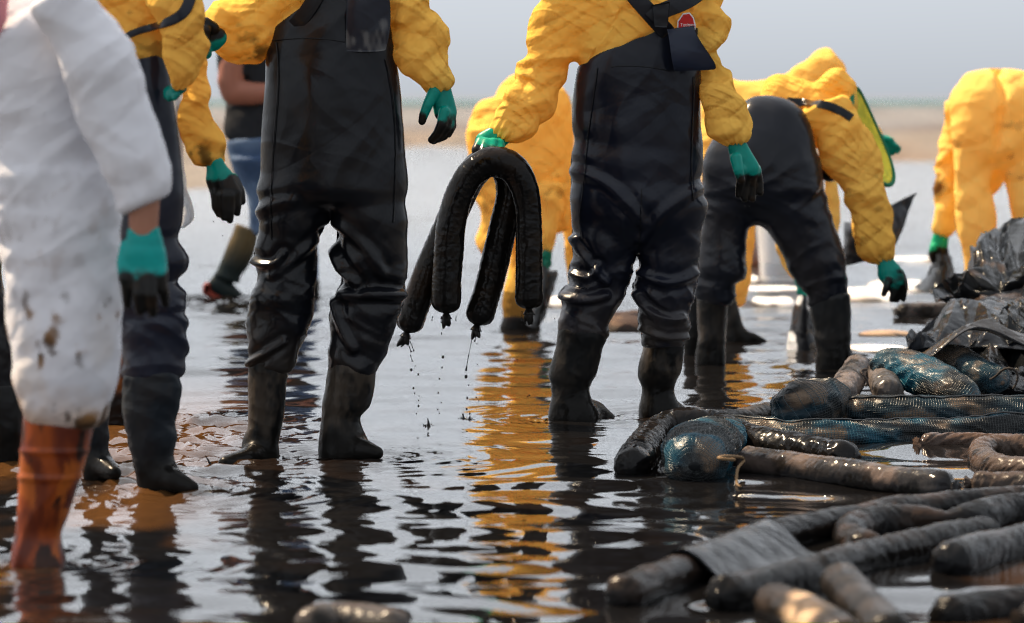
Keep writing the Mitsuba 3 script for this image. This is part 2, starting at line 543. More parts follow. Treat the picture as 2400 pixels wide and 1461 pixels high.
mat('wet_boot', roughness=rough_var(0.1, 0.35, 14, 6), specular=0.25)
mat('wet_oil', roughness=0.1, specular=0.25)
mat('net_cord', roughness=0.3, specular=0.5)
mat('sand_ground', roughness=0.9, specular=0.2)
mat('sea_surface', roughness=0.6, specular=0.15)
scene['oily_water'] = {'type': 'principled', 'base_color': VC, 'roughness': 0.03, 'eta': 1.75}
scene['clear_film'] = {'type': 'thindielectric', 'int_ior': 1.45}

# ------------------------------------------------------------------ the setting: water, sand bar, surf, sea
rng = np.random.default_rng(7)


def wave_set():
    r = np.random.default_rng(21)
    out = []
    for lam0, lam1, count, slope, spread in ((0.9, 2.2, 8, 0.010, 0.9), (0.4, 0.9, 20, 0.042, 0.55), (0.18, 0.4, 30, 0.036, 0.55), (0.07, 0.18, 26, 0.008, 0.7)):
        for i in range(count):
            lam = lam0 * (lam1 / lam0) ** r.random()
            th = math.pi / 2 + spread * r.normal()
            k = 2 * math.pi / lam
            out.append((k * math.cos(th), k * math.sin(th), r.random() * 6.28, slope * math.sqrt(2.0 / count) / k, lam))
    return out


WAVES = wave_set()
BOOTS = []      # (x, y, radius) where legs and boots stand in the water: rings and small chop around them


def water_height(x, y, step):
    h = np.zeros_like(x)
    calm = 0.45 + 0.9 * fbm(np.stack([x * 0.5, y * 0.22, x * 0], -1), 3, 3)
    for kx, ky, ph, a, lam in WAVES:
        fade = np.clip((lam / (step * 2.5) - 0.6) / 1.2, 0, 1)
        h += a * fade * np.sin(kx * x + ky * y + ph + 0.6 * np.sin(0.9 * x + 1.3 * y + ph))
    h *= calm
    for bx, by, rad, amp in ((-1.08, 10.9, 0.35, 0.030), (-0.98, 12.1, 0.30, 0.030), (-1.02, 12.6, 0.24, 0.034), (-1.05, 10.1, 0.3, 0.024), (-1.2, 11.5, 0.4, 0.03), (-1.5, 19.9, 0.5, 0.05)):
        g = np.exp(-((x - bx) / rad) ** 2 - ((y - by) / (rad * 1.5)) ** 2)
        h += amp * g * (ridges(np.stack([x * 11, y * 7, x * 0 + bx], -1), 4, 1.2) + 0.5 * fbm(np.stack([x * 26, y * 17, x * 0], -1), 3, 5) - 0.9)
    for bx, by, br, chop in BOOTS:
        d = np.hypot(x - bx, y - by)
        near = np.exp(-np.maximum(d - br, 0) / 0.22) * (d > br * 0.3) * np.clip(0.03 / step, 0, 1)
        h += 0.0035 * chop * near * np.sin(2 * np.pi * d / 0.085 + bx * 9)
        h += 0.010 * chop * np.exp(-np.maximum(d - br, 0) / 0.16) * (fbm(np.stack([x * 13, y * 9, x * 0 + bx], -1), 3, 8) - 0.5)
    return h


def murk(x, y):
    """Where the oil film is thin and the brown, silty water shows."""
    n = fbm(np.stack([x * 2.2, y * 1.1, x * 0 + 2], -1), 4, 12)
    px = CX + FPX * x / y
    left = sstep(-0.62, -1.0, x + 0.4 * (n - 0.5)) * sstep(7.4, 8.8, y) * sstep(15, 12, y)
    right = sstep(0.35, 0.9, x + 0.9 * (n - 0.5)) * sstep(9.0, 8.0, y)
    return np.clip(sstep(0.30, 0.55, n) * (1.0 * left + 0.7 * right) + 0.10 * sstep(0.5, 0.75, n) * sstep(20, 9, y), 0, 1)


def build_water():
    nr, nc = 1650, 270
    ys = 4.2 * (130 / 4.2) ** (np.linspace(0, 1, nr) ** 1.0)
    xs = np.linspace(-0.235, 0.235, nc)
    Y = np.repeat(ys[:, None], nc, 1)
    X = xs[None] * Y
    step = np.maximum(Y * (130 / 4.2) ** (1 / nr) - Y, Y * (xs[1] - xs[0]))
    Z = water_height(X.ravel(), Y.ravel(), step.ravel())
    V = np.stack([X.ravel(), Y.ravel(), Z], -1)
    i, j = np.meshgrid(np.arange(nr - 1), np.arange(nc - 1), indexing='ij')
    q = np.stack([i * nc + j, i * nc + j + 1, (i + 1) * nc + j + 1, (i + 1) * nc + j], -1).reshape(-1, 4)
    F = np.vstack([q[:, [0, 1, 2]], q[:, [0, 2, 3]]])
    m = murk(V[:, 0], V[:, 1])
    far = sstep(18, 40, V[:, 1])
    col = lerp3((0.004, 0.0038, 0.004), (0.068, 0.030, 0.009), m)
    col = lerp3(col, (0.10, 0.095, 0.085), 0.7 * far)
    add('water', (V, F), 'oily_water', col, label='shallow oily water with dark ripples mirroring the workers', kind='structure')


def build_far():
    # sand bar with an uneven near edge
    near = [(-900, 480), (-200, 478), (200, 470), (430, 464), (520, 455), (640, 405), (800, 365), (940, 346), (1090, 345), (1500, 372), (1800, 380), (2100, 379), (2230, 384), (2700, 392), (3300, 400)]
    nx, ny = 160, 34
    pxs = np.linspace(-900, 3300, nx)
    e = np.array([on(x, y)[:2] for x, y in near])
    ne = np.array([np.interp(pxs, [n[0] for n in near], [n[1] for n in near])]).ravel()
    ne = ne + 6 * (fbm(np.stack([pxs / 90, pxs * 0, pxs * 0], -1), 3, 4) - 0.5)
    A = np.array([on(x, y) for x, y in zip(pxs, ne)])
    Bf = np.array([on(x, 322 + 6 * (fbm(np.array([[x / 120, 3, 0]]), 3, 5)[0] - 0.5)) for x in pxs])
    t = np.linspace(0, 1, ny)[None, :, None]
    V = (A[:, None] * (1 - t) + Bf[:, None] * t)
    tt = t[..., 0]
    V[..., 2] = -0.09 + 0.30 * np.minimum(1, np.minimum(tt, 1 - tt) * 6) + 0.05 * (fbm(V * np.array([0.4, 0.15, 1]), 3, 6) - 0.5)
    V = V.reshape(-1, 3)
    i, j = np.meshgrid(np.arange(nx - 1), np.arange(ny - 1), indexing='ij')
    q = np.stack([i * ny + j, (i + 1) * ny + j, (i + 1) * ny + j + 1, i * ny + j + 1], -1).reshape(-1, 4)
    F = np.vstack([q[:, [0, 1, 2]], q[:, [0, 2, 3]]])
    n = fbm(V * np.array([0.9, 0.25, 1]), 4, 7)
    col = lerp3((0.112, 0.096, 0.082), (0.16, 0.14, 0.122), sstep(0.3, 0.7, n))
    col = lerp3(col, (0.13, 0.085, 0.06), 0.55 * sstep(0.55, 0.75, fbm(V * np.array([0.3, 0.12, 1]), 3, 17)))
    add('sand_bar', (V, F), 'sand_ground', col, label='wet beige sand bar between the oily shallows and the surf', kind='structure')

    # surf: rolling ridges with foam
    nx, ny = 220, 190
    ys = 100 * (520 / 100) ** np.linspace(0, 1, ny)
    xs = np.linspace(-0.32, 0.32, nx)
    Y = np.repeat(ys[None], nx, 0)
    X = xs[:, None] * Y
    P = np.stack([X, Y, X * 0], -1)
    ph = Y / 21 + 2.4 * fbm(P * np.array([0.02, 0.02, 1]), 2, 3)
    crest = (0.5 + 0.5 * np.cos(2 * np.pi * ph)) ** 3
    brk = sstep(0.42, 0.62, fbm(P * np.array([0.035, 0.03, 1]), 3, 9))
    fadef = sstep(430, 240, Y)
    Z = -0.05 + 0.75 * crest * (0.35 + 0.65 * brk) * sstep(100, 140, Y) * (0.4 + 0.6 * fadef)
    foam = np.clip(crest * 1.3 * brk * fadef + 0.75 * sstep(0.5, 0.68, fbm(P * np.array([0.12, 0.05, 1]), 4, 19)) * sstep(300, 130, Y), 0, 1).ravel()
    V = np.stack([X, Y, Z], -1).reshape(-1, 3)
    i, j = np.meshgrid(np.arange(nx - 1), np.arange(ny - 1), indexing='ij')
    q = np.stack([i * ny + j, (i + 1) * ny + j, (i + 1) * ny + j + 1, i * ny + j + 1], -1).reshape(-1, 4)
    F = np.vstack([q[:, [0, 1, 2]], q[:, [0, 2, 3]]])
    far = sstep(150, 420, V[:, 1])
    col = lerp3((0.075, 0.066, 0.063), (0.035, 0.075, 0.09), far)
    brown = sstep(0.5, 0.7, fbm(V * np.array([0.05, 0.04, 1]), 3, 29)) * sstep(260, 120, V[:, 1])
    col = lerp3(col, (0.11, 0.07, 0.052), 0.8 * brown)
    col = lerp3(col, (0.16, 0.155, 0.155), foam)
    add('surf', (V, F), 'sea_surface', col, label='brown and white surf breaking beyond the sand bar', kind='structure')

    s = 9000.0
    nx = 60
    V = np.array([[x, y, -0.12] for y in (-s, 3.0, 125.0, 480.0, 1200.0, s) for x in (-s, -700.0, 700.0, s)])
    F = []
    for a in range(5):
        for b in range(3):
            i0 = a * 4 + b
            F += [[i0, i0 + 1, i0 + 5], [i0, i0 + 5, i0 + 4]]
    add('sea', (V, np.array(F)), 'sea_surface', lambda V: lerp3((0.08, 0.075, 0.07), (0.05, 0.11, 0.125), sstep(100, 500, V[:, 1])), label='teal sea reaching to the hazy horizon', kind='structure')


# ------------------------------------------------------------------ colours of clothes
YEL = (0.96, 0.605, 0.13)
BLK = (0.0045, 0.0052, 0.0075)
NAVY = (0.0055, 0.0072, 0.014)
TEAL = (0.0, 0.21, 0.165)
OIL = (0.006, 0.0055, 0.005)
MUD = (0.045, 0.036, 0.028)


def wader_col(seed, base=BLK, top=0.9, mudtop=0.42, mud=0.5):
    def f(V):
        n = fbm(V * 5, 3, seed)
        c = lerp3(np.array(base) * 0.85, np.array(base) * 1.25, sstep(0.3, 0.7, n))
        w = sstep(mudtop + 0.12, mudtop - 0.15, V[:, 2] + 0.3 * (n - 0.5)) * sstep(0.36, 0.62, fbm(V * np.array([11, 11, 6]), 4, seed + 1)) * mud
        c = lerp3(c, MUD, w)
        return c
    return f


def boot_col(seed, mud=0.8, base=(0.008, 0.0085, 0.009)):
    def f(V):
        n = fbm(V * np.array([18, 18, 7]), 4, seed)
        fine = fbm(V * np.array([60, 60, 26]), 3, seed + 5)
        c = lerp3(base, np.array(MUD) * 1.25, sstep(0.44, 0.64, 0.7 * n + 0.3 * fine) * mud)
        c = lerp3(c, np.array(MUD) * 0.6, 0.5 * mud * sstep(0.5, 0.62, fbm(V * np.array([34, 34, 5]), 3, seed + 7)))
        return lerp3(c, OIL, sstep(0.15, 0.05, V[:, 2] + 0.16 * (n - 0.5)))
    return f


def suit_col(seed, base=YEL, grime=0.5, low=None, cuffs=()):
    def f(V):
        n = fbm(V * 4, 3, seed)
        c = lerp3(np.array(base) * np.array([0.95, 0.9, 0.8]), np.array(base) * np.array([1.03, 1.06, 1.1]), n)
        s = sstep(0.64, 0.70, fbm(V * 16, 3, seed + 1)) * grime * sstep(0.45, 0.6, fbm(V * 3, 2, seed + 2))
        c = lerp3(c, (0.16, 0.075, 0.02), s)
        for pt, r in cuffs:
            d = np.linalg.norm(V - pt, axis=1)
            e = sstep(r, r * 0.3, d + 0.1 * (fbm(V * 22, 3, seed + 3) - 0.5)) * sstep(0.42, 0.62, fbm(V * 26, 3, seed + 4))
            c = lerp3(c, (0.045, 0.025, 0.012), 0.85 * e)
        if low is not None:
            e = sstep(low + 0.1, low - 0.05, V[:, 2] + 0.2 * (n - 0.5))
            c = lerp3(c, (0.11, 0.04, 0.015), e * 0.85)
        return c
    return f


def glove_col(p0, p1, Y, seed, base=TEAL, blur=0.02):
    """Teal rubber, dipped in oil from p0 (teal side) to p1 (oily side)."""
    a, b = at(*p0, Y), at(*p1, Y)
    L = np.linalg.norm(b - a)
    u = (b - a) / L

    def f(V):
        n = fbm(V * 34, 3, seed)
        t = (V - a) @ u / L + 0.9 * (n - 0.5)
        c = lerp3(np.array(base) * 0.85, np.array(base) * 1.15, fbm(V * 12, 2, seed + 4))
        c = lerp3(c, OIL, sstep(0.35, 0.62, t))
        return lerp3(c, (0.03, 0.015, 0.006), 0.35 * sstep(0.62, 0.68, fbm(V * 28, 2, seed + 8)) * sstep(0.2, 0.5, t))
    return f


def hand(Y, palm, fingers, h=0.0032, k=0.007):
    prims = [Chain(palm, Y, 0.62)] + [Chain(f, Y) for f in fingers]
    return body(prims, k, h, relax=2)


def head_under_hood(key, px, py, Y, face=1, s=1.0):
    """A plain face inside a hood: skull, brow, nose, mouth and chin."""
    c = at(px, py, Y)
    v, f = trimesh.creation.icosphere(4).vertices.copy(), trimesh.creation.icosphere(4).faces
    v = v * np.array([0.078, 0.095, 0.118])
    fr = np.array([0, face, 0.0])
    y = v @ fr
    d = 0.026 * np.exp(-((v[:, 0] / 0.012) ** 2 + ((v[:, 2] + 0.008) / 0.022) ** 2)) * (y > 0)
    for sx in (-1, 1):
        d -= 0.012 * np.exp(-(((v[:, 0] - sx * 0.031) / 0.016) ** 2 + ((v[:, 2] - 0.015) / 0.011) ** 2)) * (y > 0)
        d += 0.006 * np.exp(-(((v[:, 0] - sx * 0.031) / 0.022) ** 2 + ((v[:, 2] - 0.035) / 0.008) ** 2)) * (y > 0)
    d += 0.006 * np.exp(-((v[:, 0] / 0.022) ** 2 + ((v[:, 2] + 0.052) / 0.006) ** 2)) * (y > 0)
    d += 0.010 * np.exp(-((v[:, 0] / 0.022) ** 2 + ((v[:, 2] + 0.095) / 0.018) ** 2)) * (y > 0)
    v = v + d[:, None] * fr
    add(key, (v * s + c, f), 'skin', (0.32, 0.17, 0.11))


def boots_in(V, chop=1.0):
    w = V[V[:, 2] < 0.05]
    if len(w):
        BOOTS.append((w[:, 0].mean(), w[:, 1].mean(), 0.5 * np.ptp(w[:, 0]) + 0.01, chop))


def tucked(V, F, *lines):
    """Draws the jacket in where the waders' bib covers it."""
    n = normals(V, F)
    w = 1.0
    for a, m in lines:
        w = w * sstep(0.0, 0.05, -((V - a) @ m))
    return V - n * (0.045 * w)[:, None]


# ------------------------------------------------------------------ worker in black waders facing us (left of centre)
def worker_front():
    k, Y = 'person', 11.3
    tag(k, 'worker in black chest waders and yellow jacket facing us, bent arm, one gloved hand hanging', 'person')
    legL = Limb(rows((425, 640, 760), (450, 618, 775), (480, 604, 780), (509, 601, 771), (532, 600, 764), (559, 601, 750), (590, 597, 748), (605, 595, 745), (637, 596, 746), (660, 600, 745), (683, 596, 743), (733, 588, 733), (784, 585, 714), (810, 583, 703), (853, 580, 688), (866, 580, 682)), Y, 0.95, 0.012)
    legR = Limb(rows((425, 795, 915), (450, 780, 938), (480, 772, 951), (509, 773, 956), (532, 777, 955), (564, 783, 952), (610, 779, 951), (646, 791, 951), (664, 797, 948), (690, 784, 945), (715, 777, 940), (760, 777, 922), (807, 776, 907), (845, 772, 893), (872, 768, 881)), Y, 0.95, 0.012)
    trunk = Limb(rows((-130, 690, 870), (-60, 672, 885), (0, 655, 893), (75, 637, 917), (130, 625, 925), (200, 622, 934), (260, 618, 940), (330, 614, 946), (400, 611, 953), (440, 606, 955), (470, 630, 935), (490, 670, 890)), Y, 0.62, 0.03)
    legR.k, trunk.k = 0.008, 0.035
    V, F = body([legL, legR, trunk], 0.022, 0.0052, [cut_line(735, -4, 630, 76, Y, (780, 300))])
    V = wader_folds(V, F, 11, 1.0, (0.47, 0.33), 0.10)
    # the long sharp fold over each shin and the fold at the left knee
    n = normals(V, F)
    for pts, amp, wd in ((((583, 852), (640, 815), (668, 797)), 0.012, 0.010), (((596, 612), (640, 618), (668, 594)), 0.014, 0.011), (((772, 560), (795, 620), (838, 663)), 0.016, 0.012),
                         (((780, 700), (800, 760), (830, 815)), 0.012, 0.012), (((600, 500), (640, 480), (690, 470)), 0.008, 0.015), (((640, 640), (700, 600), (745, 560)), 0.008, 0.012), (((800, 690), (880, 688), (944, 690)), 0.012, 0.014), (((770, 520), (840, 560), (900, 640)), 0.008, 0.014)):
        L = spline([at(x, y, Y) for x, y in pts], 40)[:, [0, 2]]
        d, _ = cKDTree(L).query(V[:, [0, 2]])
        V = V + n * (amp * (np.exp(-(d / wd) ** 2) - 0.5 * np.exp(-((d - 1.9 * wd) / wd) ** 2)) * (n[:, 1] < 0.2))[:, None]
    add(k + '__waders', (V, F), 'rubber_cloth', wader_col(3, mudtop=0.33, mud=0.5))
    seams(k + '__seam', V, F, [[(650, 100), (655, 200), (648, 300), (640, 420), (640, 560)], [(640, 96), (740, 92), (812, 100)], [(905, 140), (925, 250), (930, 380), (925, 520)]], Y)
    b1 = body([Limb(rows((846, 588, 680), (880, 583, 672), (922, 583, 668), (967, 584, 665), (1009, 581, 657), (1040, 570, 652), (1075, 566, 652), (1110, 566, 655)), Y, 1.1, 0.01),
               Chain([(612, 1070, 36), (570, 1078, 26, -0.10), (530, 1088, 20, -0.16)], Y - 0.02, 0.9)], 0.02, 0.005)
    b2 = body([Limb(rows((850, 774, 884), (880, 767, 879), (912, 762, 876), (945, 756, 868), (977, 752, 843), (1000, 750, 848), (1036, 748, 866), (1064, 745, 872), (1095, 745, 872)), Y, 1.1, 0.01),
               Chain([(800, 1050, 40), (850, 1056, 26, -0.08), (884, 1062, 15, -0.12)], Y, 0.9)], 0.02, 0.005)
    for i, b in enumerate((b1, b2)):
        V, F = b
        V = wader_folds(V, F, 31 + i, 0.55, (0.26, 0.1), 0.05)
        add(k + '__boot' + ('' if i == 0 else '_001'), (V, F), 'boot_rubber', boot_col(5 + i, 0.9))
        boots_in(V, 1.4)
    # jacket: trunk, bent arm, hanging arm, hood
    aL1 = Limb([((498, 22), (497, 165)), ((512, 10), (512, 169)), ((540, -5), (540, 171)), ((570, -22), (567, 164)), ((600, -40), (600, 142)), ((630, -60), (630, 105)), ((660, -70), (660, 70))], Y + 0.02, 0.75, 0.02)
    aL2 = Limb([((600, -60), (690, 70)), ((640, -190), (750, -60))], Y + 0.02, 0.8, 0.03)
    aR = Limb([((860, -130), (985, -110)), ((880, -60), (1003, -60)), ((893, -20), (1008, -20)), ((899, 20), (1012, 15)), ((905, 50), (1030, 45)), ((915, 90), (1050, 88)), ((922, 120), (1060, 115)), ((935, 142), (1056, 148)), ((955, 160), (1058, 160)), ((972, 182), (1067, 182)), ((990, 200), (1068, 203)), ((1003, 214), (1062, 214))], Y, 0.8, 0.012)
    tr = Limb(rows((-230, 720, 850), (-190, 650, 930), (-130, 640, 950), (0, 645, 905), (90, 665, 890)), Y, 0.5, 0.04)
    hood = Chain([(790, -330, 92), (790, -270, 85), (790, -210, 75)], Y, 1.0)
    V, F = body([tr, aL2, aL1, aR, hood], 0.03, 0.0052)
    V = tyvek_folds(V, F, 51, 1.0, 6, (aR, aL1), gather=0.004)
    V = tucked(V, F, cut_line(735, -4, 630, 76, Y, (780, 300)), cut_line(650, 0, 650, 300, Y, (780, 300)), cut_line(895, -60, 915, 300, Y, (780, 300)))
    add(k + '__jacket', (V, F), 'suit_cloth', suit_col(8, grime=0.6, cuffs=((at(585, 130, Y - 0.06), 0.10), (at(1040, 205, Y), 0.05))))
    head_under_hood(k + '__face', 790, -310, Y - 0.07, -1)
    g = hand(Y, [(1033, 196, 21), (1038, 235, 26), (1044, 262, 27)],
             [[(1042, 262, 14, -0.03), (1036, 292, 13, -0.035), (1026, 312, 11, -0.03), (1012, 328, 9.5, -0.02)], [(1050, 268, 13, -0.01), (1046, 300, 12, -0.012), (1030, 322, 10, -0.01), (1016, 331, 8.5, 0)],
              [(1056, 272, 13, 0.012), (1054, 302, 12, 0.012), (1040, 320, 10, 0.014), (1026, 327, 8.5, 0.016)], [(1058, 276, 11, 0.034), (1060, 296, 10, 0.036), (1051, 315, 8.5, 0.036)],
              [(1018, 215, 15, -0.02), (1003, 245, 12.5, -0.03), (993, 270, 11, -0.03), (989, 285, 9, -0.03)]])
    add(k + '__glove', g, 'glove_rubber', glove_col((1040, 225), (1026, 318), Y, 4))
    g = hand(Y - 0.09, [(508, 88, 24), (494, 90, 32), (474, 94, 30)], [[(480, 72, 15, -0.05), (458, 76, 13, -0.05)], [(478, 92, 15, -0.05), (454, 96, 13, -0.05)], [(480, 112, 15, -0.04), (458, 116, 12, -0.04)], [(484, 126, 13, -0.02), (466, 134, 11, -0.02)], [(500, 66, 14, -0.02), (482, 52, 12, -0.04), (464, 50, 10, -0.05)]], 0.004)
    add(k + '__glove_001', g, 'glove_rubber', glove_col((512, 118), (488, 74), Y - 0.09, 14))
    # bib pocket, seam lines and the shoulder straps
    fy = Y - 0.60 * 0.158
    add(k + '__pocket', sheet([[at(815, -30, fy - 0.004), at(860, -30, fy - 0.012), at(908, -30, fy + 0.006)], [at(812, 50, fy - 0.012), at(862, 50, fy - 0.018), at(914, 50, fy + 0.004)], [at(812, 120, fy - 0.012), at(864, 122, fy - 0.018), at(902, 118, fy - 0.004)]], 30, 30, 0.006, lambda V: 0.004 * (fbm(V * 14, 3, 2) - 0.5)), 'rubber_cloth', lambda V: lerp3((0.010, 0.012, 0.02), (0.10, 0.10, 0.10), 0.8 * sstep(0.58, 0.68, fbm(V * np.array([26, 26, 9]), 3, 77))))
    add(k + '__strap', ribbon([at(690, 62, fy + 0.01), at(730, 10, fy - 0.004), at(770, -70, fy), at(800, -180, Y - 0.1)], 0.045, 0.004, 40, (0, -1, 0)), 'rubber_cloth', (0.008, 0.008, 0.01))
    for a, pts in enumerate((((866, 128), (862, 250), (866, 380), (880, 470)), ((680, 92), (760, 98), (860, 96)))):
        L = np.array([at(x, y, Y - 0.03) for x, y in pts])
    return k


# ------------------------------------------------------------------ worker from behind holding the booms (centre)
def worker_back():
    k, Y = 'person_001', 12.6
    tag(k, 'worker seen from behind in black waders with crossed straps, holding two oily booms', 'person')
    legL = Limb(rows((440, 1375, 1470), (470, 1355, 1485), (510, 1342, 1495), (560, 1340, 1498), (588, 1341, 1492), (622, 1343, 1482), (634, 1338, 1477), (662, 1335, 1468), (680, 1337, 1462), (690, 1322, 1458), (697, 1316, 1455), (711, 1322, 1449), (732, 1319, 1437), (757, 1314, 1424), (772, 1313, 1425), (786, 1312, 1422)), Y, 0.95, 0.01)
    legR = Limb(rows((440, 1515, 1620), (470, 1498, 1640), (510, 1490, 1641), (560, 1490, 1639), (606, 1497, 1637), (629, 1503, 1637), (652, 1499, 1636), (677, 1488, 1630), (692, 1487, 1628), (720, 1498, 1620), (742, 1499, 1616), (757, 1499, 1620), (776, 1505, 1615), (800, 1507, 1605), (812, 1508, 1603)), Y, 0.95, 0.01)
    trunk = Limb(rows((20, 1420, 1650), (80, 1385, 1648), (155, 1354, 1642), (200, 1348, 1642), (260, 1343, 1643), (310, 1342, 1645), (340, 1347, 1646), (380, 1335, 1646), (420, 1335, 1643), (440, 1336, 1650), (470, 1337, 1660), (500, 1340, 1652), (545, 1365, 1620), (590, 1420, 1570)), Y, 0.68, 0.03)
    legR.k, trunk.k = 0.006, 0.015
    V, F = body([legL, legR, trunk], 0.022, 0.0055, [cut_line(1335, 165, 1535, 62, Y, (1500, 400)), cut_line(1525, 66, 1700, 62, Y, (1500, 400))])
    V = wader_folds(V, F, 61, 1.0, (0.45, 0.36), 0.09)
    n = normals(V, F)
    for pts, amp, wd in ((((1340, 560), (1375, 610), (1420, 660)), 0.012, 0.012), (((1318, 694), (1360, 700), (1420, 690)), 0.016, 0.012), (((1340, 640), (1385, 645), (1400, 620)), 0.013, 0.011), (((1490, 690), (1530, 735), (1600, 745)), 0.013, 0.013),
                         (((1502, 770), (1550, 788), (1610, 790)), 0.010, 0.010), (((1345, 400), (1420, 430), (1500, 520)), 0.008, 0.016), (((1640, 440), (1570, 480), (1500, 560)), 0.008, 0.016), (((1345, 405), (1400, 425), (1450, 470)), 0.004, 0.02), (((1500, 640), (1560, 660), (1630, 640)), 0.012, 0.014)):
        L = spline([at(x, y, Y) for x, y in pts], 40)[:, [0, 2]]
        d, _ = cKDTree(L).query(V[:, [0, 2]])
        V = V + n * (amp * (np.exp(-(d / wd) ** 2) - 0.5 * np.exp(-((d - 1.9 * wd) / wd) ** 2)) * (n[:, 1] < 0.2))[:, None]
    add(k + '__waders', (V, F), 'rubber_cloth', wader_col(23, NAVY, mudtop=0.40, mud=0.55))
    seams(k + '__seam', V, F, [[(1398, 160), (1386, 250), (1374, 340), (1366, 430), (1358, 500), (1362, 560)], [(1430, 158), (1480, 156), (1560, 166)], [(1625, 180), (1622, 280), (1618, 380), (1622, 470)], [(1500, 440), (1498, 520), (1492, 610)]], Y)
    b1 = body([Limb(rows((768, 1316, 1422), (788, 1311, 1421), (822, 1303, 1409), (852, 1296, 1403), (871, 1293, 1397), (893, 1293, 1383), (905, 1295, 1379), (929, 1296, 1384), (954, 1292, 1396), (985, 1288, 1404), (1015, 1288, 1404)), Y, 1.0, 0.01),
               Chain([(1345, 972, 52), (1390, 976, 34, 0.10), (1422, 986, 20, 0.16)], Y, 0.9)], 0.02, 0.005)
    b2 = body([Limb(rows((795, 1512, 1602), (822, 1507, 1602), (862, 1498, 1596), (886, 1498, 1587), (914, 1505, 1581), (939, 1504, 1585), (957, 1500, 1591), (975, 1498, 1594), (1005, 1498, 1594)), Y + 0.15, 1.0, 0.01),
               Chain([(1545, 958, 42), (1575, 962, 26, 0.10), (1598, 968, 16, 0.15)], Y + 0.15, 0.9)], 0.02, 0.005)
    for i, b in enumerate((b1, b2)):
        V, F = b
        V = wader_folds(V, F, 71 + i, 0.8, (0.12, 0.3), 0.06)
        add(k + '__boot' + ('' if i == 0 else '_001'), (V, F), 'boot_rubber', boot_col(15 + i, (0.25, 0.95)[i]))
        boots_in(V, 1.0)
    aL = Limb([((1300, -150), (1460, -80)), ((1285, -60), (1450, 20)), ((1272, 0), (1420, 70)), ((1247, 50), (1370, 112)), ((1232, 100), (1346, 140)), ((1222, 148), (1338, 160)), ((1199, 183), (1328, 190)), ((1196, 205), (1318, 215)), ((1178, 240), (1300, 252)), ((1158, 265), (1274, 287)), ((1147, 288), (1248, 315)), ((1149, 302), (1215, 338)), ((1152, 310), (1196, 340))], [Y - 0.02] * 8 + [Y - 0.04] * 5, 0.8, 0.012)
    aR = Limb([((1590, -140), (1660, -140)), ((1600, -60), (1680, -60)), ((1605, 0), (1690, 0)), ((1612, 33), (1697, 33)), ((1616, 70), (1706, 70)), ((1620, 98), (1705, 98)), ((1628, 128), (1685, 126)), ((1634, 142), (1690, 140)), ((1638, 163), (1694, 162)), ((1640, 182), (1708, 180)), ((1641, 200), (1722, 197)), ((1643, 240), (1744, 237)), ((1650, 277), (1759, 275)), ((1663, 305), (1763, 300)), ((1684, 332), (1757, 320)), ((1705, 347), (1748, 330))], [Y] * 10 + [Y - 0.04] * 6, 0.85, 0.012)
    tr = Limb(rows((-260, 1440, 1560), (-215, 1360, 1640), (-130, 1330, 1670), (0, 1335, 1655), (80, 1340, 1645), (200, 1370, 1625)), Y, 0.6, 0.04)
    hood = Chain([(1500, -350, 82), (1500, -290, 78), (1500, -230, 70)], Y, 1.0)
    V, F = body([tr, aL, aR, hood], 0.03, 0.0055)
    V = tyvek_folds(V, F, 81, 1.0, 6, (aL, aR), gather=0.005)
    V = tucked(V, F, cut_line(1335, 165, 1535, 62, Y, (1500, 400)), cut_line(1525, 66, 1700, 62, Y, (1500, 400)), cut_line(1362, 0, 1362, 300, Y, (1500, 300)), cut_line(1636, -60, 1636, 300, Y, (1500, 300)))
    JK = (V, F)
    add(k + '__jacket', (V, F), 'suit_cloth', suit_col(18, grime=0.3))
    head_under_hood(k + '__face', 1500, -330, Y + 0.07, 1)
    # gloves
    g = hand(Y - 0.05, [(1178, 322, 20), (1160, 326, 30), (1142, 336, 30)],
             [[(1128, 335, 15, -0.06), (1118, 352, 13, -0.085), (1122, 372, 11, -0.09)], [(1140, 338, 15, -0.07), (1134, 358, 13, -0.10), (1140, 378, 11, -0.10)], [(1156, 338, 15, -0.07), (1154, 360, 13, -0.10), (1160, 378, 11, -0.095)], [(1170, 338, 13, -0.06), (1172, 356, 11, -0.09), (1176, 372, 9, -0.09)], [(1150, 320, 16, 0.02), (1130, 330, 13, 0.05), (1120, 348, 11, 0.06)]])
    add(k + '__glove', g, 'glove_rubber', glove_col((1160, 322), (1150, 362), Y, 24, (0.0, 0.27, 0.16)))
    g = hand(Y - 0.04, [(1728, 343, 23), (1740, 375, 28), (1752, 395, 28)],
             [[(1738, 398, 13, -0.02), (1736, 425, 11, -0.01), (1732, 450, 9, 0), (1731, 457, 8, 0)], [(1750, 402, 13, 0.0), (1747, 435, 11, 0.01), (1745, 466, 9, 0.01)], [(1762, 402, 13, 0.01), (1762, 437, 11, 0.02), (1763, 466, 9, 0.02)], [(1772, 396, 12, 0.02), (1779, 425, 10, 0.03), (1781, 452, 8.5, 0.03)],
              [(1725, 372, 15, -0.035), (1731, 400, 12.5, -0.05), (1737, 422, 10, -0.05)]])
    add(k + '__glove_001', g, 'glove_rubber', glove_col((1742, 375), (1756, 440), Y, 34))
    # crossed back straps, keeper, waist flap, badge
    by = Y - 0.60 * 0.225
    pts = [(1470, -20), (1500, 10), (1535, 42), (1560, 72)]
    add(k + '__strap', ribbon(draped([(1380, -180), (1465, -30), (1505, 18), (1545, 62), (1562, 80)], JK, Y, 0.012), 0.055, 0.006, 60, (0, -1, 0)), 'rubber_cloth', (0.009, 0.010, 0.014))
